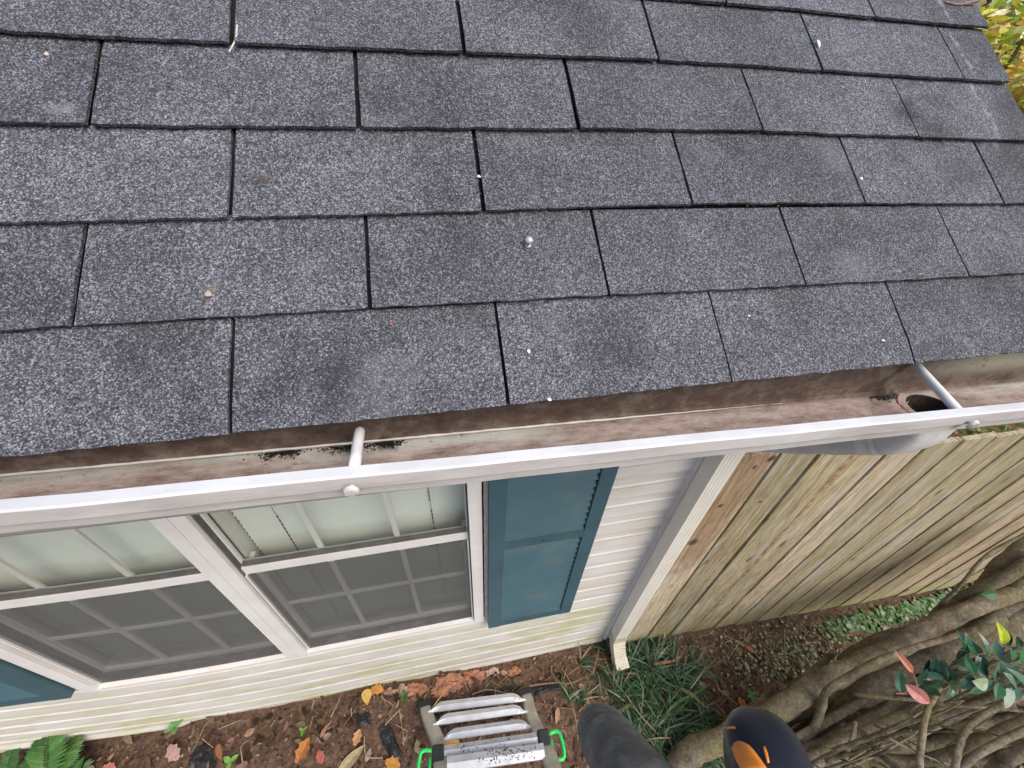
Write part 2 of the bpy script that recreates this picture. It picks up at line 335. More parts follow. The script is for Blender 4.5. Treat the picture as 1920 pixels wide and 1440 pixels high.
M_SH = mat_shingle(); M_GUT = mat_gutter(); M_GIN = mat_gutter_in(); M_GFR = mat_gutter_front(); M_SID = mat_siding(); M_WOOD = mat_wood(); M_BARK = mat_bark(); M_SOIL = mat_soil()
M_GLASS = mat_glass(); M_GLASS2 = mat_glass((.80, .82, .80), 'shade_tinted_glass'); M_SCR = mat_screen(); M_SHUT = mat_shutter(); M_SILL = mat_dirty_sill(); M_ALI = mat_ali(); M_RUB = mat_rubber(); M_HOUS = mat_housing()  # M_GLASS2: tint dims the blinds behind lower panes, in place of interior shade
M_DECK = mat_simple('roof_underlay', (.006, .006, .007), .95, .3, 60, .6)
M_WHITE = mat_simple('white_vinyl_frame', (.74, .715, .675), .4, .06, 12)
M_SPOUT = mat_simple('downspout_paint', (.73, .695, .60), .4, .06, 9)
M_ELB = mat_simple('weathered_elbow', (.66, .645, .60), .6, .18, 22)
M_BLIND = mat_simple('blind_slat', (.66, .68, .62), .5, .06, 3)
M_SHADE = mat_simple('window_recess_shade', (.10, .095, .085), .7, .3, 20)  # dark colour stands in for shade in the window recess
M_CORD = mat_simple('blind_cord', (.10, .09, .07), .8, .2, 30)
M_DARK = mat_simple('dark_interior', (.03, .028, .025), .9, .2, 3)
M_BLACK = mat_simple('black_plastic', (.014, .014, .015), .45, .2, 40)
M_GREEN = mat_simple('green_plastic', (.02, .55, .10), .4, .08, 30)
M_ORANGE = mat_simple('orange_plastic', (1.0, .32, .05), .42, .1, 40)
M_RAIL = mat_simple('ladder_rail', (.42, .40, .35), .4, .2, 25, metal=.4)
M_METAL = mat_simple('galvanised_nail', (.42, .44, .47), .45, .2, 60, metal=.4)
M_LEAF = mat_attr('leaf_surface', .5, .4, .22, 90, .25)
M_DRY = mat_attr('dry_leaf', .7, .25, .25, 120, .15)
M_GLOSS = mat_attr('glossy_leaf', .28, .5, .22, 60, .12)
M_STONE = mat_attr('crumbled_clay', .9, .15, .3, 70, 0, .8)
M_SHEET = mat_simple('black_sheet', (.010, .010, .011), .5, .3, 40, .5)
M_TWIG = mat_attr('twig_bark', .8, .2, .3, 150, 0, .5)

# ------------------------------------------------------------------ ground
def gz0(x, y):
    z = -2.085 - .055 * max(min(x, 2.2), -2.5)
    if x < 1.05: z -= .035 * max(0, min(1, (y - .12) / .14)) * (1 - max(0, min(1, (x - .8) / .25)))
    return z
def gz(x, y):
    z = gz0(x, y)
    z += .022 * noise.noise(Vector((x * 3, y * 3, .3))) + .012 * noise.noise(Vector((x * 9, y * 9, 1.7))) + .006 * noise.noise(Vector((x * 26, y * 26, 4)))
    return z
def axis_pts(lo, hi, st, far):
    a = []; v = lo; s = st
    while v > -far: a.append(v); s *= 1.5; v -= s
    a = a[::-1]; v = lo + st
    while v < hi: a.append(v); v += st
    s = st
    while v < far: a.append(v); s *= 1.5; v += s
    return a
bm = bmesh.new(); gx = axis_pts(-2.0, 3.6, .022, 260); gy = axis_pts(-.75, .34, .022, 260)
gv = [[bm.verts.new((x, y, gz(x, y))) for x in gx] for y in gy]
for j in range(len(gy) - 1):
    for i in range(len(gx) - 1): bm.faces.new((gv[j][i], gv[j][i + 1], gv[j + 1][i + 1], gv[j + 1][i]))
g = obj('ground', bm, M_SOIL, smooth=True); tag(g, kind='structure')

# ------------------------------------------------------------------ house
house = thing('house', 'house with grey shingle roof, white gutter, twin window and pale siding above the soil bed', 'house', (0, .3, -2.1))
YW = .30; XC = 1.055; XL = -3.2
# roof: courses of three-tab shingles, one mesh
TAB = .305; EXP = .1272; U0 = -1.7; U1 = 1.345; TH = .0042
bm = bmesh.new()
def crv(u, r): return .009 * math.exp(-((u - .65) / .42) ** 2) * max(0, min(1, r - 1)) + (.004 * math.exp(-((u - .1) / .6) ** 2) if r == 1 else 0)
def rakeu(v): return 1.338 + .006 * math.sin(v * 9) - .05 * max(0, .3 - v)
rows = 20; tabf = []
def shf(u, r): return .02 if r == 2 and u > 1.1 else 0
for r in range(rows):
    v0 = r * EXP; off = .5 * TAB if r % 2 else 0
    k = math.floor((U0 - off) / TAB)
    while off + k * TAB < U1:
        gap = .0062 if off + k * TAB < .2 else .0042
        ua = off + k * TAB + gap / 2; ub = off + (k + 1) * TAB - gap / 2
        ua -= shf(off + k * TAB, r); ub -= shf(off + (k + 1) * TAB, r)
        k += 1
        if ub > rakeu(v0): ub = rakeu(v0)
        if ub - ua < .02: continue
        nu = max(3, int((ub - ua) / .012)); nvv = 4
        sk = random.uniform(-.0012, .0012); lift = random.uniform(0, .0022); jl, jr = random.uniform(-.001, .001), random.uniform(-.001, .001)
        top = []; bot = []; f0_ = len(bm.faces); tone = random.uniform(.86, 1.12)
        for j in range(nvv + 1):
            t = j / nvv; rt = []; rb = []
            for i in range(nu + 1):
                s = i / nu; u = ua + (ub - ua) * s
                vv = v0 + crv(u, r) + sk * (s - .5) + (EXP + .005) * t
                if j == 0: vv += random.uniform(-.0009, .0009) + .0007 * noise.noise(Vector((u * 40, r, 0)))
                if i == 0: u += jl + random.uniform(-.0005, .0005)
                if i == nu: u += jr + random.uniform(-.0005, .0005)
                wav = .0012 * noise.noise(Vector((u * 6, vv * 6, 0)))
                n = .0012 + wav + (TH + .0035 + lift * (.4 + abs(s - .5))) * (1 - t) + .0004
                if r == 0 and j == 0: n -= .0025; vv -= .002
                rt.append(bm.verts.new(roofp(u, vv, n + TH * .5))); rb.append(bm.verts.new(roofp(u, vv, n - TH * .5)))
            top.append(rt); bot.append(rb)
        for j in range(nvv):
            for i in range(nu): bm.faces.new((top[j][i], top[j][i + 1], top[j + 1][i + 1], top[j + 1][i]))
        for i in range(nu): bm.faces.new((bot[0][i], bot[0][i + 1], top[0][i + 1], top[0][i]))
        tabf.append((f0_, tone))
        for j in range(nvv):
            bm.faces.new((bot[j + 1][0], bot[j][0], top[j][0], top[j + 1][0])); bm.faces.new((bot[j][nu], bot[j + 1][nu], top[j + 1][nu], top[j][nu]))
bm.faces.ensure_lookup_table(); ly_ = bm.loops.layers.float_color.new('col')
for a_, (f_, tn) in enumerate(tabf):
    for q in range(f_, tabf[a_ + 1][0] if a_ + 1 < len(tabf) else len(bm.faces)):
        for l_ in bm.faces[q].loops: l_[ly_] = (tn, tn, tn * 1.0, 1)
roof = obj('shingle_roof', bm, M_SH, house)
bm = bmesh.new()                                        # deck with starter strip under the tabs
a = [roofp(U0, .004, -.002), roofp(1.325, .004, -.002), roofp(1.325, 2.55, -.002), roofp(U0, 2.55, -.002)]
b = [p - ROOF_N * .02 for p in a]
va = [bm.verts.new(p) for p in a]; vb = [bm.verts.new(p) for p in b]
bm.faces.new(va); bm.faces.new(vb[::-1])
for i in range(4): bm.faces.new((va[i], vb[i], vb[(i + 1) % 4], va[(i + 1) % 4]))
obj('roof_deck', bm, M_DECK, roof)
bm = bmesh.new()                                        # sealed fastener head in the fourth course
u, v = roofxy(988, 464); 
tube(bm, [roofp(u, v, .004), roofp(u, v + .0005, .012), roofp(u, v + .001, .018)], [.0022, .0022, .0022], 8)
tube(bm, [roofp(u, v + .0005, .0145), roofp(u, v + .001, .016), roofp(u, v + .0015, .0185), roofp(u, v + .002, .0205)], [.0055, .0062, .005, .002], 12)
tube(bm, [roofp(u, v - .001, .0062), roofp(u, v - .001, .0075)], [.006, .004], 9)
obj('fastener_head', bm, M_METAL, roof, True)
# rake board and gable wall
bm = bmesh.new()
pts = [roofp(0, .03, -.024), roofp(0, 2.5, -.024), roofp(0, 2.5, -.15), roofp(0, .03, -.13)]
va = [bm.verts.new((1.30, p.y, p.z)) for p in pts]; vb = [bm.verts.new((1.322, p.y, p.z)) for p in pts]
bm.faces.new(va[::-1]); bm.faces.new(vb)
for i in range(4): bm.faces.new((va[i], va[(i + 1) % 4], vb[(i + 1) % 4], vb[i]))
obj('rake_board', bm, M_WHITE, house)
bm = bmesh.new(); box(bm, U0, 1.30, .036, .058, -.15, -.012); obj('fascia', bm, M_WHITE, house)
bm = bmesh.new(); box(bm, U0, 1.30, .058, YW + .03, -.152, -.14); obj('soffit', bm, M_WHITE, house)
# siding
def warp(x): return .135 * max(0, -.45 - x) ** 2 if x > -1.8 else .135 * 1.35 ** 2 + .3 * (-1.8 - x)
def wz(x, z): return z + warp(x) * (-z / 1.5)
ZB = -2.135; LAP = .107
WX0, WX1, WZ0, WZ1 = -1.105, .307, -1.515, -.19         # outer casing of the twin window
SHX = ((.32, .683), (-1.482, -1.118))
bm = bmesh.new()
xs_all = [XL, -2.6, -2.2] + [-1.9 + .08 * i for i in range(40)]
def wall_bot(x): return -2.058 - .082 * (x - .3) if x < .97 else -2.113
def course(x0, x1, z0, z1):
    xs = [x0] + [x for x in xs_all if x0 + .02 < x < x1 - .02] + [x1]
    ra = []
    for x in xs:
        ww = .0012 * noise.noise(Vector((x * 4, z0 * 9, 0)))
        pr = [(YW + .002, z1), (YW - .0015 + ww, z0 + (z1 - z0) * .62), (YW - .0055 + ww, z0 + (z1 - z0) * .56), (YW - .0042 + ww, z0 + (z1 - z0) * .48), (YW - .0095 + ww, z0 + .005), (YW - .0085 + ww, z0), (YW + .006, z0 + .003)]
        ra.append([bm.verts.new((x, y, wz(x, z))) for y, z in pr])
    for i in range(len(xs) - 1):
        for k in range(6): bm.faces.new((ra[i][k + 1], ra[i + 1][k + 1], ra[i + 1][k], ra[i][k]))
LAP2 = LAP
n = 0; z = ZB
zl = []
while z < -.15: zl.append(z); z += LAP2
for z in zl:
    zt = min(z + LAP2, -.141)
    if zt > WZ0 and z < WZ1:
        if z < WZ0 < zt: course(WX0 - .01, WX1 + .01, z, WZ0)
        course(XL, WX0 - .006, z, zt); course(WX1 + .006, .972, z, zt)
    else: course(XL, .972, z, zt)
obj('siding', bm, M_SID, house)
bm = bmesh.new()                                        # starter trim board that follows the grade
xs = [XL] + [-2.8 + .12 * i for i in range(32)]; xs = [x for x in xs if x < .965] + [.965]
rg = [[bm.verts.new((x, y, z)) for y, z in ((YW - .004, wz(x, ZB) + .03), (YW - .016, wz(x, ZB) + .002), (YW - .016, min(wz(x, ZB) - .01, wall_bot(x) + .0)), (YW + .01, min(wz(x, ZB) - .02, wall_bot(x) - .01)))] for x in xs]
for i in range(len(xs) - 1):
    for k in range(3): bm.faces.new((rg[i][k], rg[i][k + 1], rg[i + 1][k + 1], rg[i + 1][k]))
obj('starter_trim', bm, M_SID, house)
bm = bmesh.new(); box(bm, XL, XC - .01, YW + .03, 3.4, -2.5, -.16); obj('wall_core', bm, M_DARK, house).location
bm = bmesh.new(); box(bm, .968, XC, YW - .022, YW + .1, -2.115, -.152, .003); box(bm, .9645, .9675, YW - .016, YW + .02, -2.1, -.16); obj('corner_post', bm, M_WHITE, house)
bm = bmesh.new(); box(bm, XC - .012, XC - .002, YW + .1, 3.4, -2.3, .0); obj('gable_wall', bm, M_SID, house)
bm = bmesh.new(); box(bm, XL, XC - .005, YW + .012, YW + .05, -2.5, -2.06); obj('foundation', bm, mat_simple('brick_red_foundation', (.20, .09, .06), .9, .3, 20, .4), house)
# gable siding courses are out of sight; the back of the core has a hole-free wall

# windows
def window(x0, x1, right):
    wn = thing('window', None, None); wn.parent = house; wn.location = Vector((0, 0, 0)) - house.location
    del_keys = [k for k in ('label', 'category') if k in wn]
    for k in del_keys: del wn[k]
    return wn
def wobj(name, parts, mat, parent, bev=.0015):
    bm = bmesh.new()
    for p in parts:
        box(bm, *p, bev)
    for v_ in bm.verts: v_.co.z = wz(v_.co.x, v_.co.z)
    return obj(name, bm, mat, parent)
GB = -1.492                                             # bottom of the openings
MR = -.838                                              # meeting rail
def seg(x0, x1, n=6): return [(x0 + (x1 - x0) * i / n, x0 + (x1 - x0) * (i + 1) / n) for i in range(n)]
def long_box(name, items, mat, parent):                 # boxes cut along x so they follow the wall
    bm = bmesh.new()
    for x0, x1, y0, y1, z0, z1 in items:
        n = max(1, int((x1 - x0) / .1))
        xs = [x0 + (x1 - x0) * i / n for i in range(n + 1)]
        extrude_x(bm, [(y0, z0), (y1, z0), (y1, z1), (y0, z1)], xs, lambda x, y, z: wz(x, z) - z)
    return obj(name, bm, mat, parent)
def make_window(x0, x1, ca, cb):
    fr = long_box('window', [(x0 - ca, x0, YW - .016, YW + .10, WZ0 + .002, WZ1), (x1, x1 + cb, YW - .0165, YW + .10, WZ0 + .002, WZ1),
                             (x0, x1, YW - .014, YW + .1, WZ0 + .001, GB - .001), (x0, x1, YW - .014, YW + .1, WZ1 - .05, WZ1)], M_WHITE, house)
    # sashes
    long_box('upper_sash', [(x0 + .0005, x1 - .0005, YW + .002, YW + .030, MR - .018, MR + .018), (x0 + .0045, x0 + .008, YW + .012, YW + .026, MR + .0185, WZ1 - .051), (x1 - .008, x1 - .0045, YW + .012, YW + .026, MR + .0185, WZ1 - .051)], M_WHITE, fr)
    long_box('lower_sash', [(x0 + .001, x1 - .001, YW + .031, YW + .062, GB + .002, GB + .04), (x0 + .0045, x0 + .02, YW + .031, YW + .062, GB + .041, MR - .001), (x1 - .02, x1 - .0045, YW + .031, YW + .062, GB + .041, MR - .001)], M_WHITE, fr)
    M_SHD = M_SHADE
    for xa in (x0 + .0003, x1 - .0043): long_box('jamb_liner_shade', [(xa, xa + .004, YW - .004, YW + .036, GB + .0215, WZ1 - .052)], M_SHD, fr)  # jamb liners coloured dark in place of the recess shadow
    long_box('meeting_rail_shade', [(x0 + .0085, x1 - .0085, YW + .006, YW + .0175, MR + .0187, MR + .030)], M_SHD, fr)  # added dark strip, standing in for the shadow above the meeting rail
    long_box('sill_track', [(x0 + .002, x1 - .002, YW + .0010, YW + .0305, GB + .0005, GB + .007), (x0 + .002, x1 - .002, YW + .020, YW + .024, GB + .0075, GB + .02)], M_SILL, fr)
    long_box('pane', [(x0 + .0085, x1 - .0085, YW + .018, YW + .021, MR + .0186, WZ1 - .051)], M_GLASS, fr)
    long_box('pane', [(x0 + .021, x1 - .021, YW + .040, YW + .043, GB + .041, MR - .0012)], M_GLASS2, fr)
    long_box('screen', [(x0 + .0058, x1 - .0058, YW - .0005, YW + .0003, GB + .0082, MR - .0185)], M_SCR, fr)
    for xa in (x0 + .0046, x1 - .0086): long_box('screen_frame', [(xa, xa + .004, YW - .006, YW + .006, GB + .0082, MR - .0186)], M_WHITE, fr)
    wd = x1 - x0
    for i in (1, 2):
        xg = x0 + wd * i / 3
        long_box('grille_bar', [(xg - .008, xg + .008, YW + .0225, YW + .029, MR + .0186, WZ1 - .051)], M_WHITE, fr)
        long_box('grille_bar', [(xg - .008, xg + .008, YW + .033, YW + .0395, GB + .041, MR - .0188)], M_WHITE, fr)
    zz = (GB + MR) / 2 + .01
    long_box('grille_bar', [(x0 + .022, x1 - .022, YW + .0333, YW + .0392, zz - .008, zz + .008)], M_WHITE, fr)
    zz2 = (MR + WZ1) / 2
    long_box('grille_bar', [(x0 + .022, x1 - .022, YW + .0228, YW + .0288, zz2 - .008, zz2 + .008)], M_WHITE, fr)
    long_box('sash_latch', [(x1 - .125, x1 - .098, YW + .004, YW + .018, MR - .032, MR - .0185)], M_BLACK, fr)
    bm = bmesh.new(); z = GB + .03                      # blind: tilted slats
    while z < WZ1 - .03:
        tl = random.uniform(-.0012, .0012)
        xs = [x0 + .0055 + (x1 - x0 - .011) * i / 6 for i in range(7)]
        extrude_x(bm, [(YW + .092 + tl, z - .012), (YW + .0935 + tl, z - .012), (YW + .1045 + tl, z + .0125), (YW + .103 + tl, z + .0125)], xs, lambda x, y, z_: wz(x, z_) - z_)
        z += .021
    obj('blind', bm, M_BLIND, fr)
    for q in (.17, .83):
        xc = x0 + wd * q; bm = bmesh.new(); P = []; rr_ = []; z = GB + .03
        while z < WZ1 - .04:
            tk = .0020 if random.random() < .75 else .0007
            P += [(xc, YW + .088, wz(xc, z)), (xc, YW + .088, wz(xc, z + .0005)), (xc, YW + .088, wz(xc, z + .0125)), (xc, YW + .088, wz(xc, z + .013))]; rr_ += [.0004, tk, tk, .0004]; z += .021
        tube(bm, P, rr_, 5); obj('blind_cord', bm, M_CORD, fr)
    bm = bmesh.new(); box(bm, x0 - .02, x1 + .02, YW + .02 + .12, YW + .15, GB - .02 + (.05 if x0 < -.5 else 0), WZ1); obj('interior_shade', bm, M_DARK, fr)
    return fr
wr = make_window(-.385, .268, .0355, .038); wr['label'] = 'right half of the twin window'
wl = make_window(-1.062, -.457, .042, .0355); wl['label'] = 'left half of the twin window'
# the dark core must not fill the window openings: cut it back behind the blinds
core = next(o for o in house.children if o.name == 'wall_core')
for v_ in core.data.vertices:
    if v_.co.y < 1: v_.co.y = YW + .155
# shutters
def shutter(x0, x1, zt, zb):
    y1 = YW - .0135; y0 = y1 - .024; st = .048
    s_ = long_box('shutter', [(x0, x0 + st, y0, y1, zb, zt), (x1 - st, x1, y0, y1, zb, zt), (x0 + st, x1 - st, y0 + .001, y1, zb, zb + .05), (x0 + st, x1 - st, y0 + .001, y1, zt - .06, zt),
                              (x0 + st, x1 - st, y0 + .001, y1, (zb + zt) / 2 - .022, (zb + zt) / 2 + .022), (x0 + st, x1 - st, y1 - .004, y1 - .001, zb + .05, zt - .06)], M_SHUT, house)
    bm = bmesh.new()
    for a_, b_ in ((zb + .053, (zb + zt) / 2 - .025), ((zb + zt) / 2 + .025, zt - .063)):
        n = int((b_ - a_) / .032); p = (b_ - a_) / n
        for i in range(n):
            z = a_ + i * p
            extrude_x(bm, [(y0 + .003, z), (y0 + .008, z - .002), (y1 - .0055, z + p * .72), (y1 - .0075, z + p * .86)], [x0 + st + .002, (x0 + x1) / 2, x1 - st - .002], lambda x, y, z_: wz(x, z_) - z_)
    obj('louvers', bm, M_SHUT, s_)
    bm = bmesh.new()
    xm = (x0 + x1) / 2
    tube(bm, [(xm, y0 + .001, wz(xm, (zb + zt) / 2)), (xm, y0 - .003, wz(xm, (zb + zt) / 2))], .006, 10)
    obj('shutter_screw', bm, M_SHUT, s_)
    return s_
shutter(.324, .685, -.19, -1.545)
shutter(-1.475, -1.112, -.19, -1.47)

# gutter
def zf(x): return -.066 - .031 * x
def zl(x): return .0085 - .043 * x
GXS = [U0 + .05 * i for i in range(int((.93 - U0) / .05) + 1)]
HX0, HX1, HY0, HY1 = .985, 1.095, -.05, .0265
gseg = GXS + [HX0, HX1, 1.15, 1.2, 1.25, 1.3, 1.335]
bm = bmesh.new()
def gprof(x):
    f, l = zf(x), zl(x); wv = .0012 * noise.noise(Vector((x * 7, 0, 0))) + .0007 * noise.noise(Vector((x * 23, 3, 0)))
    return [(.0325, -.014), (.0325 - .002, f + .008), (HY1, f), (HY0, f), (-.0555, f + .012), (-.066 + wv, (f + l) / 2), (-.0695 + wv, l - .012), (-.0695 + wv, l - .002), (-.0705 + wv, l), (-.0815 + wv, l - .0006), (-.0835 + wv, l - .0026), (-.0845 + wv, l - .0190),
            (-.0830 + wv, l - .0205), (-.0805 + wv, l - .0205), (-.0802 + wv, l - .023), (-.0798 + wv, l - .036), (-.072 + wv, (f + l) / 2 - .004), (-.060, f + .010), (-.052, f - .003), (HY1 + .002, f - .003), (.0345, f + .004), (.0345, -.014)]
rg = [[bm.verts.new((x, y, z)) for y, z in gprof(x)] for x in gseg]
m_ = len(rg[0])
for i in range(len(gseg) - 1):
    hole = abs(gseg[i] - HX0) < 1e-6
    for k in range(m_):
        if hole and k in (2, 18): continue
        f_ = bm.faces.new((rg[i][k], rg[i + 1][k], rg[i + 1][(k + 1) % m_], rg[i][(k + 1) % m_]))
        f_.material_index = 1 if k in (0, 1, 2, 3, 4, 5) else (2 if 10 <= k <= 17 else 0)
bm.faces.new(rg[0]); bm.faces.new(rg[-1][::-1])
OX, OY, OR = (HX0 + HX1) / 2 - .004, (HY0 + HY1) / 2, .034
i0 = gseg.index(HX0)
for k, dz in ((2, 0), (18, -.003)):
    c4 = [Vector(v_.co) for v_ in ((rg[i0][2], rg[i0 + 1][2], rg[i0 + 1][3], rg[i0][3]) if k == 2 else (rg[i0][19], rg[i0 + 1][19], rg[i0 + 1][18], rg[i0][18]))]
    sq = [c4[e] + (c4[(e + 1) % 4] - c4[e]) * (s / 8) for e in range(4) for s in range(8)]
    vq = [bm.verts.new(p) for p in sq]; vr = []
    vr2 = []
    for p in sq:
        an = math.atan2(p.y - OY, (p.x - OX)); q = Vector((OX + OR * 1.15 * math.cos(an), OY + OR * math.sin(an), zf(OX) + dz))
        vr.append(bm.verts.new(q)); vr2.append(bm.verts.new(q + Vector((0, 0, -.05))))
    for e in range(32):
        f1 = bm.faces.new((vq[e], vq[(e + 1) % 32], vr[(e + 1) % 32], vr[e])); f1.material_index = 1 if k == 2 else 0
        if k == 2:
            f2 = bm.faces.new((vr[e], vr[(e + 1) % 32], vr2[(e + 1) % 32], vr2[e])); f2.material_index = 3
    if k == 2: f3 = bm.faces.new(vr2); f3.material_index = 3
bmesh.ops.remove_doubles(bm, verts=bm.verts, dist=1e-5)
gut = obj('gutter', bm, [M_GUT, M_GIN, M_GFR, mat_simple('outlet_hole_shade', (.055, .035, .026), .6, .4, 50, .6)], house)  # last material: dark brown standing in for the shade down the outlet hole
gut['label'] = 'white aluminium gutter with rust-stained trough'
bm = bmesh.new()                                        # sealant bead along the back seam
xs = [-.6 + .012 * i for i in range(115)]
tube(bm, [(x, .0278 + .0006 * noise.noise(Vector((x * 40, 0, 0))), zf(x) + .0025 + .0008 * noise.noise(Vector((x * 60, 2, 0)))) for x in xs], [max(.0003, .0016 * (1 if x < .45 else max(0, 1 - (x - .45) / .3)) + .0009 * noise.noise(Vector((x * 45, 5, 0)))) for x in xs], 6)
obj('sealant_bead', bm, mat_simple('white_sealant', (.66, .65, .60), .6, .15, 60), gut)
bm = bmesh.new()                                        # ring of dried sealant round the outlet
tube(bm, [(OX - .008 + (OR * 1.15 + .008 + .003 * noise.noise(Vector((a_ * 2, 0, 3)))) * math.cos(a_), OY + (OR + .006) * math.sin(a_), zf(OX) + .0005) for a_ in [R(90 + 6 * i) for i in range(31)]], lerps([.0012, .0025, .0036, .003, .0015], 31), 7, wob=.5)
obj('outlet_sealant', bm, mat_simple('cracked_sealant', (.36, .22, .15), .8, .4, 90, .8), gut)
def ferrule(x, y0, y1, xtop=None):
    xt = x if xtop is None else xtop
    bm = bmesh.new(); za = zl(x) - .0065; zb_ = -.028
    p0 = Vector((x, y0, za)); p1 = Vector((xt, y1, zb_)); L = [p0 + (p1 - p0) * t for t in (0, .3, .6, .93, .975, .993, 1)]
    tube(bm, L, [.0062, .0062, .0062, .0062, .0056, .0042, .0015], 18)
    return obj('hanger_tube', bm, M_WHITE, gut, True)
def spike(x):
    bm = bmesh.new(); z = zl(x) - .0155
    tube(bm, [(x, -.0830, z), (x, -.0870, z)], .0032, 10)
    tube(bm, [(x, -.0870, z), (x, -.0880, z), (x, -.0910, z - .0003), (x, -.0920, z - .0004)], [.0055, .0078, .0074, .0055], 16)
    for i in range(-3, 4): obox(bm, Vector((x + i * .0018, -.0922, z)), Vector((.0004, 0, 0)), Vector((0, .0005, 0)), Vector((0, 0, .0048 - abs(i) * .0007)))
    return obj('spike_head', bm, mat_simple('spike_grey', (.55, .54, .52), .5, .15, 80) if not hasattr(spike, 'm') else spike.m, gut)
ferrule(.1315, -.0695, .0115, .125); spike(.129)
ferrule(.958, -.0695, .029, .985); spike(.968)

# downspout: elbow under the outlet, run down the corner, kick-out at the foot
RIB = []
def ribprof():
    pr = []
    def side(a, b, nr):
        a = Vector(a); b = Vector(b); d = b - a; nrm = Vector((d.y, -d.x)).normalized()
        for i in range(nr * 4 + 1):
            t = i / (nr * 4); e = 0
            if .12 < t < .88 and nr > 1 and i % 4 in (2, 3): e = -.045
            q = a + d * (t * .96 + .02); pr.append((q.x + nrm.x * e, q.y + nrm.y * e))
    side((-1, -.78), (1, -.78), 5); side((1, -.78), (1, .78), 3); side((1, .78), (-1, .78), 5); side((-1, .78), (-1, -.78), 1)
    return pr
PR = ribprof()
RND = [(.86 * math.copysign(abs(math.cos(q)) ** .45, math.cos(q)) * 1.12, .78 * math.copysign(abs(math.sin(q)) ** .45, math.sin(q))) for q in [R(10 * k) for k in range(36)]]
def spout_tube(bm, pts, hw=.033, up=None, PR=PR):
    # a = right vector fixed along +x
    rings = []; pts = [Vector(p) for p in pts]
    for i, p in enumerate(pts):
        t = (pts[min(i + 1, len(pts) - 1)] - pts[max(i - 1, 0)]).normalized()
        a = Vector((1, 0, 0)); a = (a - t * a.dot(t)).normalized(); b = a.cross(t)
        h = hw[i] if isinstance(hw, list) else hw
        rings.append([bm.verts.new(p + a * (ca * h) + b * (sa * h)) for ca, sa in PR])
    m = len(PR)
    for i in range(len(pts) - 1):
        for k in range(m): bm.faces.new((rings[i][k], rings[i][(k + 1) % m], rings[i + 1][(k + 1) % m], rings[i + 1][k]))
XD = 1.001; YD = YW - .052
bm = bmesh.new(); zs = [-.47 - .1 * i for i in range(15)] + [-1.945]
spout_tube(bm, [(XD + .004 * math.sin((z + .4) * 2.2), YD, z) for z in zs])
dsp = obj('downspout', bm, M_SPOUT, house)
bm = bmesh.new(); pth = smooth_path([(OX, OY, zf(OX) - .012), (OX, OY, zf(OX) - .05), (OX - .002, OY + .015, zf(OX) - .085), (OX - .008, OY + .05, zf(OX) - .125), (XD + .02, YD - .09, -.36), (XD + .004, YD - .03, -.42), (XD, YD, -.47), (XD, YD, -.52)], 5)
def crimp(pts, lo, hi, h, amp, per=1): return [h + (amp if (lo < i < hi and i % 2) else 0) for i in range(len(pts))]
spout_tube(bm, pth, [(.0435 - .0115 * max(0, min(1, (i - 18) / 8))) + (-.0016 if (9 < i < 20 and i % 2) else 0) for i in range(len(pth))], PR=RND)
obj('upper_elbow', bm, M_ELB, dsp, False)
bm = bmesh.new(); e0 = Vector((XD + .003, YD, -1.93))
pth = [e0, e0 + Vector((0, 0, -.04)), e0 + Vector((0, 0, -.043))] + smooth_path([e0 + Vector((0, 0, -.06)), e0 + Vector((0, -.012, -.085)), e0 + Vector((0, -.035, -.115)), e0 + Vector((0, -.06, -.14)), e0 + Vector((.004, -.105, -.175))], 5)
hw = [.0348, .0348, .0338] + [.0345 + (-.004 if (i % 2 and 1 < i < 17) else 0) for i in range(len(pth) - 3)]
spout_tube(bm, pth, hw); obj('kick_out_elbow', bm, mat_simple('cream_elbow', (.52, .47, .36), .55, .16, 25), dsp)

# ------------------------------------------------------------------ fence
fence = thing('fence', 'weathered wooden privacy fence of vertical boards running on from the house corner', 'fence', (2.4, .22, -2.15))
FX = 1.062; i = 0
def fy(x): return .248 - .030 * (x - 1.1)
while FX < 5.4:
    wdt = .139 + random.uniform(-.003, .003)
    zt = -.552 - .05 * min(FX - 1.1, 1.2) + random.uniform(-.014, .014); zb = -2.13 - .055 * min(FX - 1.1, 1.0) + random.uniform(-.012, .012)
    y = fy(FX) + random.uniform(-.003, .003)
    bm = bmesh.new(); nz = 24; wv = random.uniform(-.003, .003); tw = random.uniform(-.0025, .0025)
    ring = []
    for k in range(nz + 1):
        t = k / nz; z = zb + (zt - zb) * t; bx = wv * math.sin(t * 3.1); cut = 0
        def pt(xx, yy): return bm.verts.new((xx + bx, yy + .0008 * noise.noise(Vector((xx * 30, z * 2, i))), z))
        ring.append([pt(FX, y + .001), pt(FX + .002, y - .0005), pt(FX + wdt * .35, y - .001 + tw), pt(FX + wdt * .7, y + tw), pt(FX + wdt - .002, y - .0005 + tw * .5), pt(FX + wdt, y + .001 + tw * .5), pt(FX + wdt, y + .016), pt(FX, y + .016)])
    for k in range(nz):
        for e in range(8): bm.faces.new((ring[k][e], ring[k][(e + 1) % 8], ring[k + 1][(e + 1) % 8], ring[k + 1][e]))
    bm.faces.new(ring[0][::-1]); bm.faces.new(ring[-1])
    p = obj('picket', bm, M_WOOD, fence)
    if i == 0: p['label'] = 'reddish-brown board beside the downspout'
    FX += wdt + random.choice((.0008, .0012, .002, .0032)); i += 1
M_GREYWOOD = mat_simple('grey_end_wood', (.20, .19, .18), .9, .3, 30, .5)
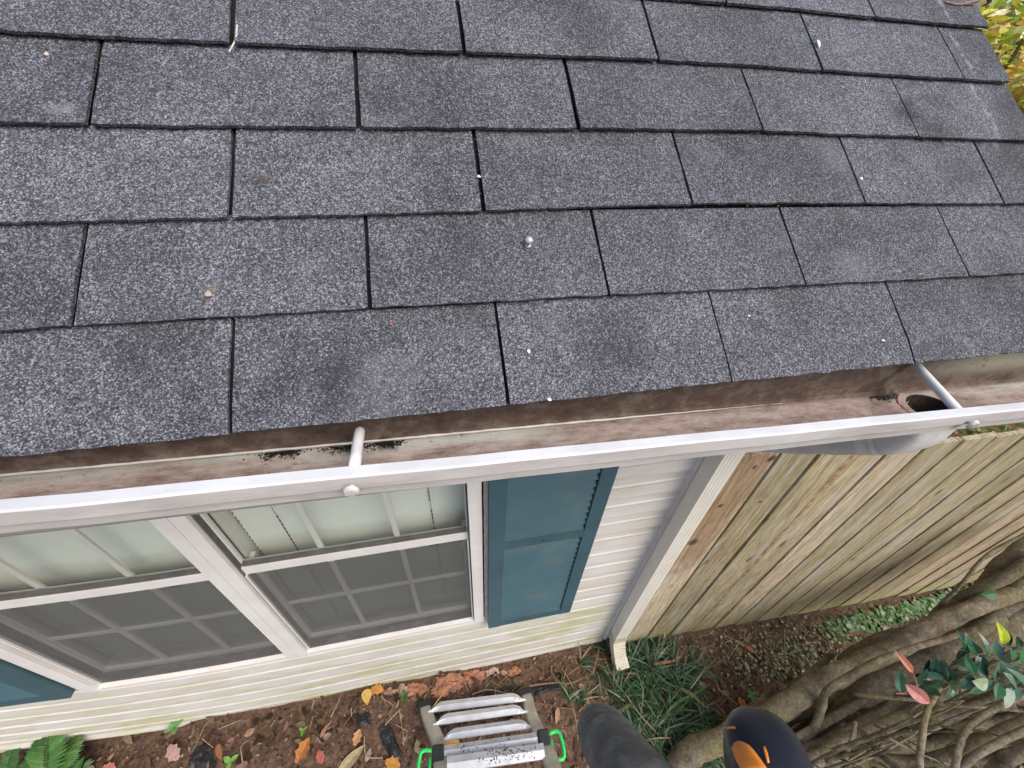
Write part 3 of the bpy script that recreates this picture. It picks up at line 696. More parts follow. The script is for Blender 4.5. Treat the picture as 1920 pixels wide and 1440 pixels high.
for z in (-.72, -1.35, -1.95):
    bm = bmesh.new(); n = 30
    pts = [(1.06 + 4.4 * k / n, fy(1.06 + 4.4 * k / n) + .040, z - .05 * min(4.4 * k / n, 1.2)) for k in range(n + 1)]
    for k in range(n):
        a_, b_ = Vector(pts[k]), Vector(pts[k + 1]); obox(bm, (a_ + b_) / 2, (b_ - a_) / 2, Vector((0, .019, 0)), Vector((0, 0, .043)))
    obj('rail', bm, M_GREYWOOD, fence)
for x in (1.2, 3.3, 5.4):
    bm = bmesh.new(); box(bm, x - .045, x + .045, fy(x) + .062, fy(x) + .15, -2.4, -.66 - .05 * min(x - 1.1, 1.2), .004); obj('post', bm, M_GREYWOOD, fence)

# ------------------------------------------------------------------ ladder
ld = thing('ladder', 'collapsed aluminium telescoping ladder with green latches leaning in the soil bed', 'ladder', (.25, .1, -2.1))
RZ = [-2.03, -1.985, -1.94, -1.87, -1.815]
RL = [(803, 1333), (812, 1357), (826, 1386), (830, 1418), (838, 1446)]; RR = [(986, 1311), (990, 1333), (1000, 1361), (1012, 1391), (1022, 1419)]
LP = [W(*RL[k], 2, RZ[k]) for k in range(5)]; RP = [W(*RR[k], 2, RZ[k]) for k in range(5)]
dirv = ((LP[4] - LP[0]) + (RP[4] - RP[0])).normalized()
for k in range(5):
    a_, b_ = LP[k], RP[k]; ax = (b_ - a_); L = ax.length; ax.normalize(); up = ax.cross(dirv).normalized()
    if up.z < 0: up = -up
    outd = Vector((0, 0, 1)).cross(ax); outd = -outd if outd.y > 0 else outd     # towards the yard, level
    bm = bmesh.new(); n = 24; secs = []
    flat = k >= 3
    for s in range(n + 1):
        t = s / n; e = min(t, 1 - t) * L
        full = 1 if flat else max(0, min(1, (e - .014) / .055)); full = 1 - (1 - full) ** 2.2
        dpt = .008 + .030 * full if not flat else (.040 if k == 3 else .05)
        c = a_ + ax * (t * L)
        back = -outd * (dpt - .008); hgt = .022 if not flat else .026
        prof = [outd * .008 + Vector((0, 0, -.003)), outd * .006, back * .5 + Vector((0, 0, .0035)), back + Vector((0, 0, .001)), back * 1.02 + Vector((0, 0, -.006)), back * .6 + Vector((0, 0, -hgt)), outd * .004 + Vector((0, 0, -hgt * .8))]
        secs.append([bm.verts.new(c + q) for q in prof])
    for s in range(n):
        for e in range(7): bm.faces.new((secs[s][e], secs[s][(e + 1) % 7], secs[s + 1][(e + 1) % 7], secs[s + 1][e]))
    bm.faces.new(secs[0]); bm.faces.new(secs[-1][::-1])
    obj('rung', bm, M_ALI, ld)
for PT, sx in ((LP, -1), (RP, 1)):
    ex = (PT[4] - PT[3]).normalized(); X = (RP[2] - LP[2]).normalized() * sx
    RPf = [(1, -.7), (1, .7), (.8, 1), (-.8, 1), (-1, .7), (-1, -.7), (-.8, -1), (.8, -1)]
    dn = Vector((0, .0, -.022))
    pts = [PT[0] - dirv * .03 + X * .012 + dn, PT[0] + X * .012 + dn, PT[1] + X * .012 + dn, PT[2] + X * .013 + dn, PT[3] + X * .016 + dn, PT[4] + X * .018 + dn, PT[4] + ex * .4 + X * .02 + dn]
    bm = bmesh.new(); tube(bm, pts, [.020, .020, .021, .022, .024, .025, .025], 8, sq=(1.25, .62), up=X.cross(dirv) * -1, prof=RPf); obj('side_rail', bm, M_RAIL, ld)
    bm = bmesh.new(); tube(bm, [pts[0] - dirv * .028, pts[0] + dirv * .006], [.024, .023], 8, sq=(1.6, .7), up=X.cross(dirv) * -1, prof=RPf); obj('rubber_foot', bm, M_BLACK, ld)
    bm = bmesh.new(); c = PT[3] + X * .018 + Vector((0, 0, -.004)); yv = X.cross(Vector((0, 0, 1))) * sx
    yv = -yv if yv.y > 0 else yv
    obox(bm, c + yv * .004, X * .024, yv * .042, Vector((0, 0, .020)), .006); obj('collar', bm, M_BLACK, ld)
    bm = bmesh.new(); o_ = c + yv * .010 + X * .022 + Vector((0, 0, .004))
    loop = [o_ - yv * .030, o_ - yv * .036 + X * .030, o_ - yv * .026 + X * .050, o_ + yv * .030 + X * .056, o_ + yv * .050 + X * .048, o_ + yv * .052 + X * .026, o_ + yv * .036 + X * .012, o_ - yv * .012 + X * .008]
    tube(bm, smooth_path(loop, 2), .0075, 8); obj('latch', bm, M_GREEN, ld, True)

# ------------------------------------------------------------------ leaf blower at the lower edge
lb = thing('leaf_blower', 'black leaf blower with dusty tapered tube and orange-marked glossy housing held over the shrub', 'leaf blower', D(1400, 1500, .55))
bm = bmesh.new()
ax0 = D(1124, 1362, .80); ax1 = D(1250, 1560, .55)
ts = [0, .012, .03, .06, .10, .16, .24, .26, .272, .285, .40, .6, .8, 1]
rr = [.004, .024, .036, .043, .0465, .0485, .0500, .0505, .0525, .0508, .0525, .056, .06, .064]
tube(bm, [ax0 + (ax1 - ax0) * (t - .06) for t in ts], rr, 36, sq=(1.06, .94))
tb = obj('blower_tube', bm, M_RUB, lb, True)
bm = bmesh.new()
def ringat(t, r): 
    c = ax0 + (ax1 - ax0) * (t - .06); d = (ax1 - ax0).normalized(); tube(bm, [c - d * .002, c, c + d * .002], [r - .002, r + .0006, r - .002], 36, sq=(1.06, .94))
ringat(.15, .0484); ringat(.215, .0497)
obj('tube_seam', bm, mat_simple('dusty_seam', (.26, .255, .24), .7, .2, 60), tb, True)
h0 = D(1412, 1362, .60); h1 = D(1478, 1560, .47); hd = (h1 - h0)
bm = bmesh.new(); ts = [0, .015, .05, .11, .2, .32, .46, .62, .8, 1]; rr = [.010, .024, .036, .046, .0535, .0585, .0610, .0615, .0605, .058]
tube(bm, [h0 + hd * t for t in ts], rr, 32, sq=(1.0, .86), up=Vector((1, 0, 0)), prof=[(math.copysign(abs(math.cos(q)) ** .8, math.cos(q)), math.copysign(abs(math.sin(q)) ** .8, math.sin(q))) for q in [R(10 * k) for k in range(36)]])
hb = obj('housing', bm, M_HOUS, lb, True)
def on_housing(px, py, push=0):                          # first hit of a view ray on the housing
    me = hb.data
    from mathutils.bvhtree import BVHTree
    global HB
    try: HB
    except NameError:
        off = hb.location + lb.location
        HB = BVHTree.FromPolygons([v_.co + off for v_ in me.vertices], [list(p.vertices) for p in me.polygons])
    d = ray(px, py).normalized(); hit = HB.ray_cast(CW, d)
    if hit[0] is None: return CW + d * .6
    return hit[0] + hit[1] * push * (1 if hit[1].dot(d) < 0 else -1)
def inlay(name, outline, centre, push, mat, parent):
    bm = bmesh.new(); c = bm.verts.new(on_housing(*centre, push * 1.5)); rim = [bm.verts.new(on_housing(*q, push)) for q in outline]; low = [bm.verts.new(on_housing(*q, -.003)) for q in outline]
    mid = [bm.verts.new(on_housing((q[0] + centre[0]) / 2, (q[1] + centre[1]) / 2, push * 1.5)) for q in outline]
    n = len(outline)
    for k in range(n):
        bm.faces.new((rim[k], rim[(k + 1) % n], mid[(k + 1) % n], mid[k])); bm.faces.new((mid[k], mid[(k + 1) % n], c)); bm.faces.new((low[k], low[(k + 1) % n], rim[(k + 1) % n], rim[k]))
    bmesh.ops.recalc_face_normals(bm, faces=bm.faces)
    return obj(name, bm, mat, parent, True)
ov = [(1374, 1404), (1378, 1395), (1386, 1391), (1396, 1393), (1407, 1400), (1416, 1410), (1425, 1423), (1436, 1438), (1444, 1452), (1400, 1454), (1389, 1440), (1380, 1423)]
inlay('orange_grip', ov, (1402, 1424), .002, M_ORANGE, hb)
inlay('orange_stripe', [(1430, 1401), (1435, 1400), (1439, 1412), (1443, 1430), (1439, 1431), (1434, 1416)], (1437, 1415), .0012, M_ORANGE, hb)
inlay('orange_stripe', [(1361, 1365), (1368, 1363), (1379, 1364), (1379, 1366), (1369, 1367), (1362, 1367)], (1370, 1365.3), .0012, M_ORANGE, hb)

# ------------------------------------------------------------------ leaves, twigs and litter helpers
def setcol(bm, faces, c):
    ly = bm.loops.layers.float_color.get('col') or bm.loops.layers.float_color.new('col')
    for f in faces:
        for l in f.loops: l[ly] = (*c, 1)
def leaf(bm, p, d, nrm, L, Wd, c, curl=.2, fold=.25, shape=None, seg=6):
    d = d.normalized(); s = d.cross(nrm)
    if s.length < 1e-4: s = d.cross(Vector((1, .3, .2)))
    s.normalize(); nn = s.cross(d).normalized(); rows_ = []
    for i in range(seg + 1):
        t = i / seg; w_ = (math.sin(math.pi * min(1, t ** .8 * 1.0)) ** .8 if shape is None else shape(t)) * Wd / 2
        q = p + d * (L * t) + nn * (L * curl * (t - t * t * 1.6))
        rows_.append((bm.verts.new(q - s * w_ + nn * (w_ * fold)), bm.verts.new(q), bm.verts.new(q + s * w_ + nn * (w_ * fold))))
    fs = []
    for i in range(seg):
        for k in (0, 1): fs.append(bm.faces.new((rows_[i][k], rows_[i][k + 1], rows_[i + 1][k + 1], rows_[i + 1][k])))
    setcol(bm, fs, c)
def jit(c, a=.2):
    k = 1 + random.uniform(-a, a); return tuple(max(.002, x * k * (1 + random.uniform(-a / 3, a / 3))) for x in c)
def rv(): return Vector((random.gauss(0, 1), random.gauss(0, 1), random.gauss(0, 1))).normalized()
def maple(t): return (.28 + .72 * math.sin(math.pi * t)) * (1 - .35 * abs(math.sin(t * 9.4))) * (1 if t < .97 else .1)
def heart(t): return (math.sin(math.pi * min(1, t * .98 + .02) ** .62)) ** .9
def GP(x, y, lift=.008):                                 # picture point on the ground
    z = -2.1
    for _ in range(4):
        p = W(x, y, 2, z); z = gz(p.x, p.y) + lift
    return W(x, y, 2, z)
def twig(bm, pts, r0, r1, c, seg=6, k=4, wob=.25):
    P = smooth_path(pts, k); f0 = set(bm.faces); tube(bm, P, lerps([r0, r1], len(P)), seg, wob=wob); setcol(bm, [f for f in bm.faces if f not in f0], c)
def S_px(px, dep): return px / FPX * dep

# ------------------------------------------------------------------ the big many-stemmed shrub
sh = thing('shrub', 'old leggy shrub with thick mossy stems and glossy leaves across the fence foot', 'shrub', tuple(GP(1300, 1425)))
def stem(pxs, za, zb, r0, r1, name='stem', mat=None, k=5, wob=.22, seg=14):
    n = len(pxs); P = []
    for i, q in enumerate(pxs):
        t = i / (n - 1); P.append(W(*q, 2, za + (zb - za) * t))
    P = smooth_path(P, k); rr_ = []
    for i, p in enumerate(P):
        t = i / (len(P) - 1); dep = (p - CW).dot(RF); rr_.append(S_px(r0 + (r1 - r0) * t, dep) * (1 + .12 * noise.noise(p * 9)))
    P = [p + Vector((noise.noise(p * 14), noise.noise(p * 14 + Vector((7, 0, 0))), noise.noise(p * 14 + Vector((0, 9, 0))))) * (rr_[i] * .18) for i, p in enumerate(P)]
    bm = bmesh.new(); tube(bm, P, rr_, seg, wob=wob); return obj(name, bm, mat or M_BARK, sh, True)
stem([(1262, 1450), (1297, 1412), (1357, 1384), (1439, 1342), (1526, 1290), (1590, 1255), (1671, 1220), (1752, 1171), (1830, 1139), (1960, 1088)], -2.12, -1.35, 22, 14, 'main_stem')
stem([(1480, 1420), (1539, 1366), (1581, 1339), (1623, 1307), (1704, 1255), (1768, 1223), (1849, 1181), (1960, 1120)], -2.08, -1.4, 23, 19)
stem([(1440, 1460), (1494, 1418), (1590, 1371), (1671, 1336), (1752, 1310), (1849, 1284), (1960, 1245)], -2.1, -1.5, 27, 26)
stem([(1360, 1395), (1420, 1366), (1500, 1335), (1580, 1300), (1650, 1262)], -2.1, -1.8, 17, 14)
stem([(1500, 1436), (1532, 1433), (1623, 1423), (1720, 1426), (1784, 1413), (1849, 1387), (1960, 1335)], -2.0, -1.3, 9, 10)
stem([(1545, 1425), (1590, 1402), (1687, 1375), (1784, 1365), (1881, 1349), (1960, 1330)], -2.0, -1.45, 10, 10)
stem([(1475, 1440), (1494, 1413), (1526, 1365), (1542, 1323), (1549, 1297), (1591, 1268), (1623, 1249), (1687, 1223), (1784, 1194), (1830, 1180)], -1.95, -1.35, 8, 4.5)
stem([(1475, 1300), (1490, 1284), (1532, 1252), (1565, 1222)], -2.08, -1.75, 7, 5, 'dead_branch')
stem([(1385, 1350), (1419, 1320), (1440, 1300), (1452, 1284)], -2.1, -1.9, 8, 4, 'dead_branch')
stem([(1575, 1240), (1590, 1226), (1623, 1207), (1678, 1187), (1720, 1182)], -2.0, -1.75, 6, 8, 'branch')
stem([(1735, 1170), (1742, 1158), (1768, 1129), (1804, 1094), (1849, 1042), (1930, 996)], -1.75, -1.1, 4, 2.5, 'branch')
stem([(1760, 1160), (1778, 1142), (1823, 1113), (1881, 1084), (1960, 1040)], -1.7, -1.2, 8, 10, 'branch')
stem([(1840, 1110), (1855, 1090), (1881, 1058), (1960, 1000)], -1.6, -1.2, 13, 15)
stem([(1880, 1110), (1900, 1085), (1960, 1045)], -1.5, -1.2, 14, 16)
stem([(1700, 1262), (1760, 1238), (1850, 1200), (1960, 1150)], -1.75, -1.4, 18, 22)
stem([(1722, 1470), (1726, 1407), (1736, 1339), (1749, 1312), (1762, 1290)], -1.05, -1.2, 6, 4, 'branch')
stem([(1600, 1302), (1655, 1307), (1720, 1313), (1784, 1323), (1860, 1327), (1940, 1335)], -1.5, -1.25, 3.2, 3, 'branch')
stem([(1785, 1470), (1791, 1436), (1804, 1381), (1833, 1349), (1880, 1322), (1950, 1292)], -1.2, -1.15, 6, 5, 'branch')
stem([(1790, 1450), (1804, 1436), (1849, 1404), (1960, 1352)], -1.25, -1.1, 7, 6, 'branch')
stem([(1620, 1375), (1632, 1390), (1649, 1410), (1700, 1455)], -1.5, -1.3, 6, 7, 'branch')
stem([(1583, 1432), (1590, 1405), (1600, 1376), (1604, 1352)], -1.6, -1.55, 4, 3, 'branch')
stem([(1850, 1460), (1880, 1430), (1960, 1390)], -1.4, -1.2, 10, 12)
stem([(1530, 1440), (1600, 1432), (1700, 1440), (1800, 1470)], -1.9, -1.6, 14, 14)
random.seed(21)                                         # straight suckers and fine twigs that thicken the tangle
for q in range(15):                                     # canes sweeping from the base towards the upper right
    t = q / 14; x0 = 1430 + 170 * t + random.uniform(-20, 20); y0 = 1452 - 40 * random.random(); x1 = 1960; y1 = 1120 + 300 * t + random.uniform(-25, 25)
    b_ = random.uniform(-14, 14); mx_ = [(x0 + (x1 - x0) * f_ + random.uniform(-4, 4), y0 + (y1 - y0) * f_ + b_ * math.sin(f_ * 3.14) + random.uniform(-5, 5)) for f_ in (0, .25, .5, .75, 1)]
    stem(mx_, random.uniform(-2.05, -1.85), random.uniform(-1.65, -1.3), random.uniform(6, 15), random.uniform(5, 11), seg=9)
for q in range(34):
    x0 = random.uniform(1500, 1860); y0 = 1440 - (x0 - 1480) * random.uniform(.1, .55) + random.uniform(-10, 30)
    dx = random.uniform(60, 220); sl = random.choice((random.uniform(-.75, -.2), random.uniform(-.75, -.2), random.uniform(-.1, .9)))
    stem([(x0, y0), (x0 + dx * .4, y0 + dx * .4 * sl + random.uniform(-6, 6)), (x0 + dx * .75, y0 + dx * .75 * sl + random.uniform(-6, 6)), (x0 + dx, y0 + dx * sl + random.uniform(-8, 8))], random.uniform(-1.9, -1.4), random.uniform(-1.6, -1.15), random.uniform(1.5, 4), random.uniform(.8, 1.8), 'twig', seg=6)
DG = (.022, .085, .040)
def leaf_spray(pts, dep, nl, L=.05, c=DG, extra=None):
    P = smooth_path([D(x, y, dep + i * .01) for i, (x, y) in enumerate(pts)], 6)
    bm = bmesh.new(); tube(bm, P, lerps([.004, .0018], len(P)), 6); setcol(bm, bm.faces, (.10, .075, .045))
    for k in range(nl):
        t = (k + .6) / nl; i = min(int(t * (len(P) - 1)), len(P) - 2); p = P[i]; tg = (P[i + 1] - P[i]).normalized()
        side = tg.cross(-RF).normalized() * (1 if k % 2 else -1)
        d = (tg * random.uniform(.2, .9) + side * random.uniform(.6, 1.1) - RF * random.uniform(-.3, .5)).normalized()
        leaf(bm, p, d, -RF + rv() * .55, L * random.uniform(.75, 1.25), L * random.uniform(.40, .55), jit(random.choice([c, c, (.035, .12, .05), (.07, .16, .09), (.015, .055, .03)]), .3), random.uniform(-.25, .45), random.uniform(-.05, .5))
    return obj('leaf_spray', bm, M_GLOSS, sh)
leaf_spray([(1690, 1300), (1745, 1270), (1790, 1245), (1822, 1215)], 1.22, 14, .058)
leaf_spray([(1960, 1260), (1900, 1245), (1850, 1230), (1800, 1218)], 1.16, 14, .060)
leaf_spray([(1960, 1290), (1905, 1288), (1860, 1275), (1815, 1262)], 1.13, 15, .060)
leaf_spray([(1960, 1230), (1920, 1220), (1880, 1208)], 1.2, 9, .064)
leaf_spray([(1800, 1290), (1770, 1275), (1745, 1258)], 1.2, 8, .052)
bm = bmesh.new()                                        # single leaves: yellow-green, pale, and the bright one up the stem
leaf(bm, D(1880, 1208, 1.2), D(1876, 1170, 1.2) - D(1880, 1208, 1.2), -RF + rv() * .3, .064, .03, (.45, .55, .02), .3, .4)
leaf(bm, D(1868, 1112, 1.3), D(1845, 1115, 1.3) - D(1868, 1112, 1.3), -RF + rv() * .4, .046, .034, (.035, .12, .03), .2, .3)
leaf(bm, D(1853, 1282, 1.14), D(1832, 1280, 1.14) - D(1853, 1282, 1.14), -RF, .042, .038, (.34, .42, .24), .2, .2)
leaf(bm, D(1735, 1262, 1.22), D(1772, 1272, 1.2) - D(1735, 1262, 1.22), -RF, .045, .026, (.05, .15, .09), .2, .2)
obj('single_leaves', bm, M_LEAF, sh)
bm = bmesh.new()                                        # leaf buried deep in the stems: dark small foliage behind
for q in range(420):
    x = random.uniform(1560, 1960); y = random.uniform(1330, 1480); p = W(x, y, 2, random.uniform(-2.0, -1.75))
    leaf(bm, p, rv(), Vector((0, 0, 1)) + rv() * .7, random.uniform(.02, .045), random.uniform(.012, .022), random.choice([jit((.10, .06, .035)), jit((.06, .04, .025)), jit((.10, .13, .06)), jit((.20, .14, .09))]), seg=3)
o_ = obj('dead_leaves', bm, M_DRY, sh); o_['kind'] = 'stuff'

# ------------------------------------------------------------------ mondo grass by the downspout
random.seed(5)
bm = bmesh.new()
def blade(p, d, L, c, w_=.0045, droop=.9):
    s = Vector((-d.y, d.x, 0)).normalized(); P = []; n = 6; v = d.normalized(); q = Vector(p); st = L / n
    for i in range(n + 1):
        ww = w_ * (1 - (i / n) ** 2.5) + .0004
        P.append((bm.verts.new(q - s * ww / 2), bm.verts.new(q + s * ww / 2 + Vector((0, 0, .0008)))))
        v = (v + Vector((0, 0, -droop / n)) * (1 + i * .22)).normalized(); q = q + v * st
        g_ = gz(q.x, q.y) + .004
        if q.z < g_: q.z = g_ + random.uniform(0, .008)
    fs = [bm.faces.new((P[i][0], P[i][1], P[i + 1][1], P[i + 1][0])) for i in range(n)]
    setcol(bm, fs, c)
clumps = [(1215, 1240, .9), (1195, 1285, 1), (1240, 1300, 1), (1275, 1265, 1), (1290, 1320, 1), (1260, 1350, 1), (1310, 1365, 1), (1230, 1390, 1), (1180, 1330, .7), (1285, 1400, 1), (1340, 1350, .6), (1225, 1225, .9), (1150, 1275, .6), (1110, 1260, .45), (1090, 1320, .35), (1250, 1430, .9), (1190, 1250, .9), (1200, 1420, .5), (1330, 1415, .7)]
for cx, cy, dn in clumps:
    c0 = GP(cx, cy, 0)
    for tuft in range(max(1, int(6 * dn))):
        tc = c0 + Vector((random.gauss(0, .05), random.gauss(0, .045), 0)); lean = random.uniform(0, 6.28); sp = random.uniform(.5, 1.5)
        for k in range(random.randint(9, 15)):
            a_ = lean + random.gauss(0, sp); p = tc + Vector((random.gauss(0, .010), random.gauss(0, .010), 0)); p.z = gz(p.x, p.y)
            d = Vector((math.cos(a_), math.sin(a_), random.uniform(.5, 1.9)))
            c = jit(random.choice([(.035, .085, .035), (.04, .095, .033), (.055, .115, .05), (.12, .17, .105), (.026, .062, .024)]), .3)
            if random.random() < .06: c = jit((.32, .26, .14))
            blade(p, d, random.uniform(.12, .25) * (.6 + .4 * dn), c, random.uniform(.0045, .0075), random.uniform(.8, 1.6))
mg = obj('mondo_grass', bm, M_LEAF); tag(mg, 'clump of dark green strappy mondo grass around the downspout foot', 'grass', kind='stuff')

# ------------------------------------------------------------------ ground cover at the fence foot
random.seed(9); bm = bmesh.new()
def rosette(p, r, c, n=1):
    for k in range(n):
        a_ = random.uniform(0, 6.28); ctr = p + Vector((random.gauss(0, r * .5), random.gauss(0, r * .5), random.uniform(.004, .018)))
        nrm = (Vector((0, 0, 1)) + rv() * .35).normalized(); u = nrm.cross(Vector((1, 0, .2))).normalized(); v = nrm.cross(u)
        vv = [bm.verts.new(ctr + u * (r * math.cos(a_ + j * 1.047)) + v * (r * math.sin(a_ + j * 1.047))) for j in range(6)]
        setcol(bm, [bm.faces.new(vv)], jit(c, .3))
for q in range(820):
    t = random.random() ** .8; x = 1540 + t * 300; yb = 1168 - (x - 1540) * .235
    p = GP(x + random.gauss(0, 8), yb + abs(random.gauss(0, 16)) - 3 + 4)
    if p.y > fy(p.x) - .006: p.y = fy(p.x) - .012
    p.z = gz(p.x, p.y)
    rosette(p, random.uniform(.008, .016), random.choice([(.07, .17, .045), (.12, .23, .085), (.24, .32, .20), (.05, .12, .03), (.17, .25, .12)]))
for q in range(520):
    x = random.gauss(1490, 75); y = random.gauss(1235, 30); p = GP(x, y)
    if p.y > fy(p.x) - .02: continue
    rosette(p, random.uniform(.004, .009), random.choice([(.22, .28, .14), (.34, .38, .25), (.14, .20, .07), (.28, .30, .20)]))
gc = obj('ground_cover', bm, M_LEAF); tag(gc, 'low round-leaved green weeds along the fence foot', 'ground cover', kind='stuff')
# rough lawn and fallen leaves behind the fence
bm = bmesh.new()
for q in range(5200):
    x = random.uniform(1.3, 7.5); y = random.uniform(.55, 3.2); p = Vector((x, y, gz(x, y)))
    if random.random() < .72: leaf(bm, p, Vector((random.gauss(0, 1), random.gauss(0, 1), .7)), Vector((0, 0, 1)), random.uniform(.05, .11), .014, jit(random.choice([(.10, .26, .03), (.20, .34, .04), (.06, .16, .03)]), .3), seg=3)
    else: leaf(bm, p + Vector((0, 0, .01)), Vector((random.gauss(0, 1), random.gauss(0, 1), .1)), Vector((0, 0, 1)) + rv() * .3, random.uniform(.05, .1), random.uniform(.03, .06), jit(random.choice([(.42, .18, .08), (.5, .3, .2), (.3, .16, .08)]), .3), seg=3)
lw = obj('lawn', bm, M_LEAF); tag(lw, 'bright grass with fallen leaves seen over the fence top', 'grass', kind='stuff')

# ------------------------------------------------------------------ leaf litter, chips and pine straw
random.seed(12); bm = bmesh.new()
BR = [(.085, .045, .028), (.12, .065, .040), (.05, .028, .018), (.17, .10, .065), (.22, .14, .095), (.035, .022, .016), (.14, .085, .06), (.28, .20, .145)]
def okp(p): return p.y < (YW - .02 if p.x < 1.0 else fy(p.x) - .012)
for q in range(11000):
    x = random.uniform(-1.75, 3.1); y = random.uniform(-.62, .3); p = Vector((x, y, 0)); p.z = gz(x, y) + random.uniform(0, .006)
    if not okp(p): continue
    big = random.random() < .12; L = random.uniform(.03, .06) if big else random.uniform(.007, .026)
    if x > 1.2 and random.random() < .45: L *= .6
    leaf(bm, p, Vector((random.gauss(0, 1), random.gauss(0, 1), random.uniform(-.1, .35))), Vector((0, 0, 1)) + rv() * .6, L, L * random.uniform(.3, .75), jit(random.choice(BR), .3), random.uniform(-.3, .4), random.uniform(-.3, .5), seg=2 if not big else 5)
ll = obj('leaf_litter', bm, M_DRY); tag(ll, 'brown crumbled leaf litter and bark chips scattered over the soil', 'leaf litter', kind='stuff')
bm = bmesh.new()
for q in range(520):
    cx = random.choice((1330, 1400, 1450, 1230, 1130, 700, 900, 1550, 400)); x = random.gauss(cx, 70); y = random.gauss(1225 + (1300 - cx) * .1, 40)
    p = GP(x, y, .012)
    if not okp(p): continue
    a_ = random.uniform(0, 3.14); d = Vector((math.cos(a_), math.sin(a_), random.uniform(-.05, .15))); L = random.uniform(.04, .13)
    if not okp(p + d * L) or not okp(p - d * L): L *= .3
    f0 = len(bm.faces); s = Vector((-d.y, d.x, 0)) * .0011
    vv = [bm.verts.new(p - d * L / 2 - s), bm.verts.new(p - d * L / 2 + s), bm.verts.new(p + d * L / 2 + s + Vector((0, 0, .004))), bm.verts.new(p + d * L / 2 - s + Vector((0, 0, .004)))]
    setcol(bm, [bm.faces.new(vv)], jit(random.choice([(.30, .17, .08), (.22, .12, .06), (.36, .25, .13), (.42, .34, .20)]), .25))
ps = obj('pine_straw', bm, M_DRY); tag(ps, 'thin tan pine needles strewn over soil and grass', 'pine needles', kind='stuff')

# individual fallen leaves, each a thing
random.seed(31)
YEL, ORG, TAN, PNK, GRY, RED = (.62, .40, .07), (.52, .19, .035), (.50, .36, .17), (.46, .27, .22), (.20, .17, .15), (.42, .09, .07)
LV = [(688, 1306, .055, YEL, heart, 90, 'broad yellow fallen leaf near the wall, its point towards the ladder'),
      (706, 1293, .055, (.62, .28, .03), maple, 10, 'amber fallen leaf tucked behind the broad yellow leaf'),
      (568, 1410, .075, ORG, maple, -60, 'rust orange lobed leaf left of the tan fallen leaf'),
      (601, 1418, .045, (.45, .12, .09), maple, 70, 'small dull red leaf touching the rust orange leaf'),
      (608, 1372, .045, (.42, .20, .12), None, -60, 'narrow brown leaf standing above the rust orange leaf'),
      (655, 1430, .115, (.46, .36, .19), None, -48, 'large tan leaf lying at the bottom edge of the picture'),
      (670, 1385, .05, (.55, .27, .10), maple, -70, 'light orange leaf above the large tan leaf'),
      (735, 1432, .06, (.60, .26, .03), maple, 20, 'amber leaf on black sheeting near the left latch'),
      (845, 1392, .06, (.62, .33, .05), maple, 0, 'yellow leaf lying between the ladder rungs and the soil'),
      (325, 1410, .065, PNK, maple, 60, 'pale pink fallen leaf on dark litter right of the fern'),
      (205, 1440, .045, (.45, .16, .10), maple, 10, 'small red-brown leaf at the bottom edge beside the fern'),
      (412, 1408, .06, (.35, .13, .05), None, 80, 'curled rust leaf right of the pale pink leaf'),
      (240, 1383, .06, (.22, .15, .08), None, 60, 'brown curled leaf beside the house wall near the fern'),
      (1045, 1340, .055, (.42, .24, .14), None, 95, 'long tan leaf on bare soil right of the ladder'),
      (1322, 1328, .055, (.42, .30, .22), maple, 80, 'pale grey-tan lobed leaf at the edge of the mondo grass'),
      (1253, 1368, .05, (.40, .26, .10), None, 75, 'tan pointed leaf lying on the mondo grass'),
      (1268, 1305, .04, (.30, .20, .15), heart, 30, 'dull brown rounded leaf in the middle of the mondo grass'),
      (1185, 1384, .035, (.55, .46, .34), heart, 10, 'small cream leaf at the blower tube side of the grass'),
      (1400, 1250, .045, (.50, .40, .33), None, 70, 'whitish curled leaf on soil below the fence'),
      (1405, 1218, .04, (.52, .20, .07), maple, 30, 'small orange leaf on the soil under the fence boards'),
      (1508, 1262, .03, (.62, .52, .46), heart, 0, 'small white leaf among the weeds beside the stems'),
      (1390, 1318, .045, (.50, .22, .05), maple, 60, 'orange leaf beside the main stem of the shrub'),
      (1660, 1180, .045, (.28, .20, .20), maple, 120, 'greyish purple leaf near the green weeds'),
      (1575, 1426, .07, (.30, .17, .08), maple, 20, 'brown crumpled leaf lodged in stems beside the blower housing'),
      (1112, 1378, .03, (.40, .10, .05), heart, 10, 'tiny red leaf in thin grass above the blower tube'),
      (1315, 1285, .035, (.55, .36, .16), maple, -20, 'small golden leaf at the upper end of the green sprig'),
      (945, 1262, .03, (.45, .28, .16), heart, 10, 'small beige leaf on soil just under the siding'),
      (1090, 1287, .028, (.42, .22, .12), heart, 0, 'tiny russet leaf between ladder and mondo grass'),
      (395, 1350, .045, (.18, .12, .08), None, 40, 'dark brown leaf against the foot of the siding')]
for x, y, L, c, shp, an, lab in LV:
    an = R(an); p = GP(x, y, .016)
    d2 = (GP(x + 20 * math.cos(an), y + 20 * math.sin(an), .016) - p); d2.z = random.uniform(-.02, .03) * .3; d2.normalize()
    c = tuple(.78 * k + .10 * (sum(c) / 3) for k in c)
    bm = bmesh.new(); wd = L * {None: .42, heart: .85, maple: .95}[shp]
    p = p + Vector((0, 0, .006))
    leaf(bm, p - d2 * L / 2, d2, Vector((0, 0, 1)) + rv() * .25, L * 1.15, wd, c, random.uniform(-.1, .25), random.uniform(.05, .35), shp, 12)
    f0 = set(bm.faces); tube(bm, [p - d2 * L / 2, p - d2 * L * .8 + Vector((0, 0, .004))], [.0013, .0009], 5); setcol(bm, [f for f in bm.faces if f not in f0], tuple(k * .6 for k in c))
    o_ = obj('fallen_leaf', bm, M_DRY); tag(o_, lab, 'leaf', 'fallen leaves on the ground')
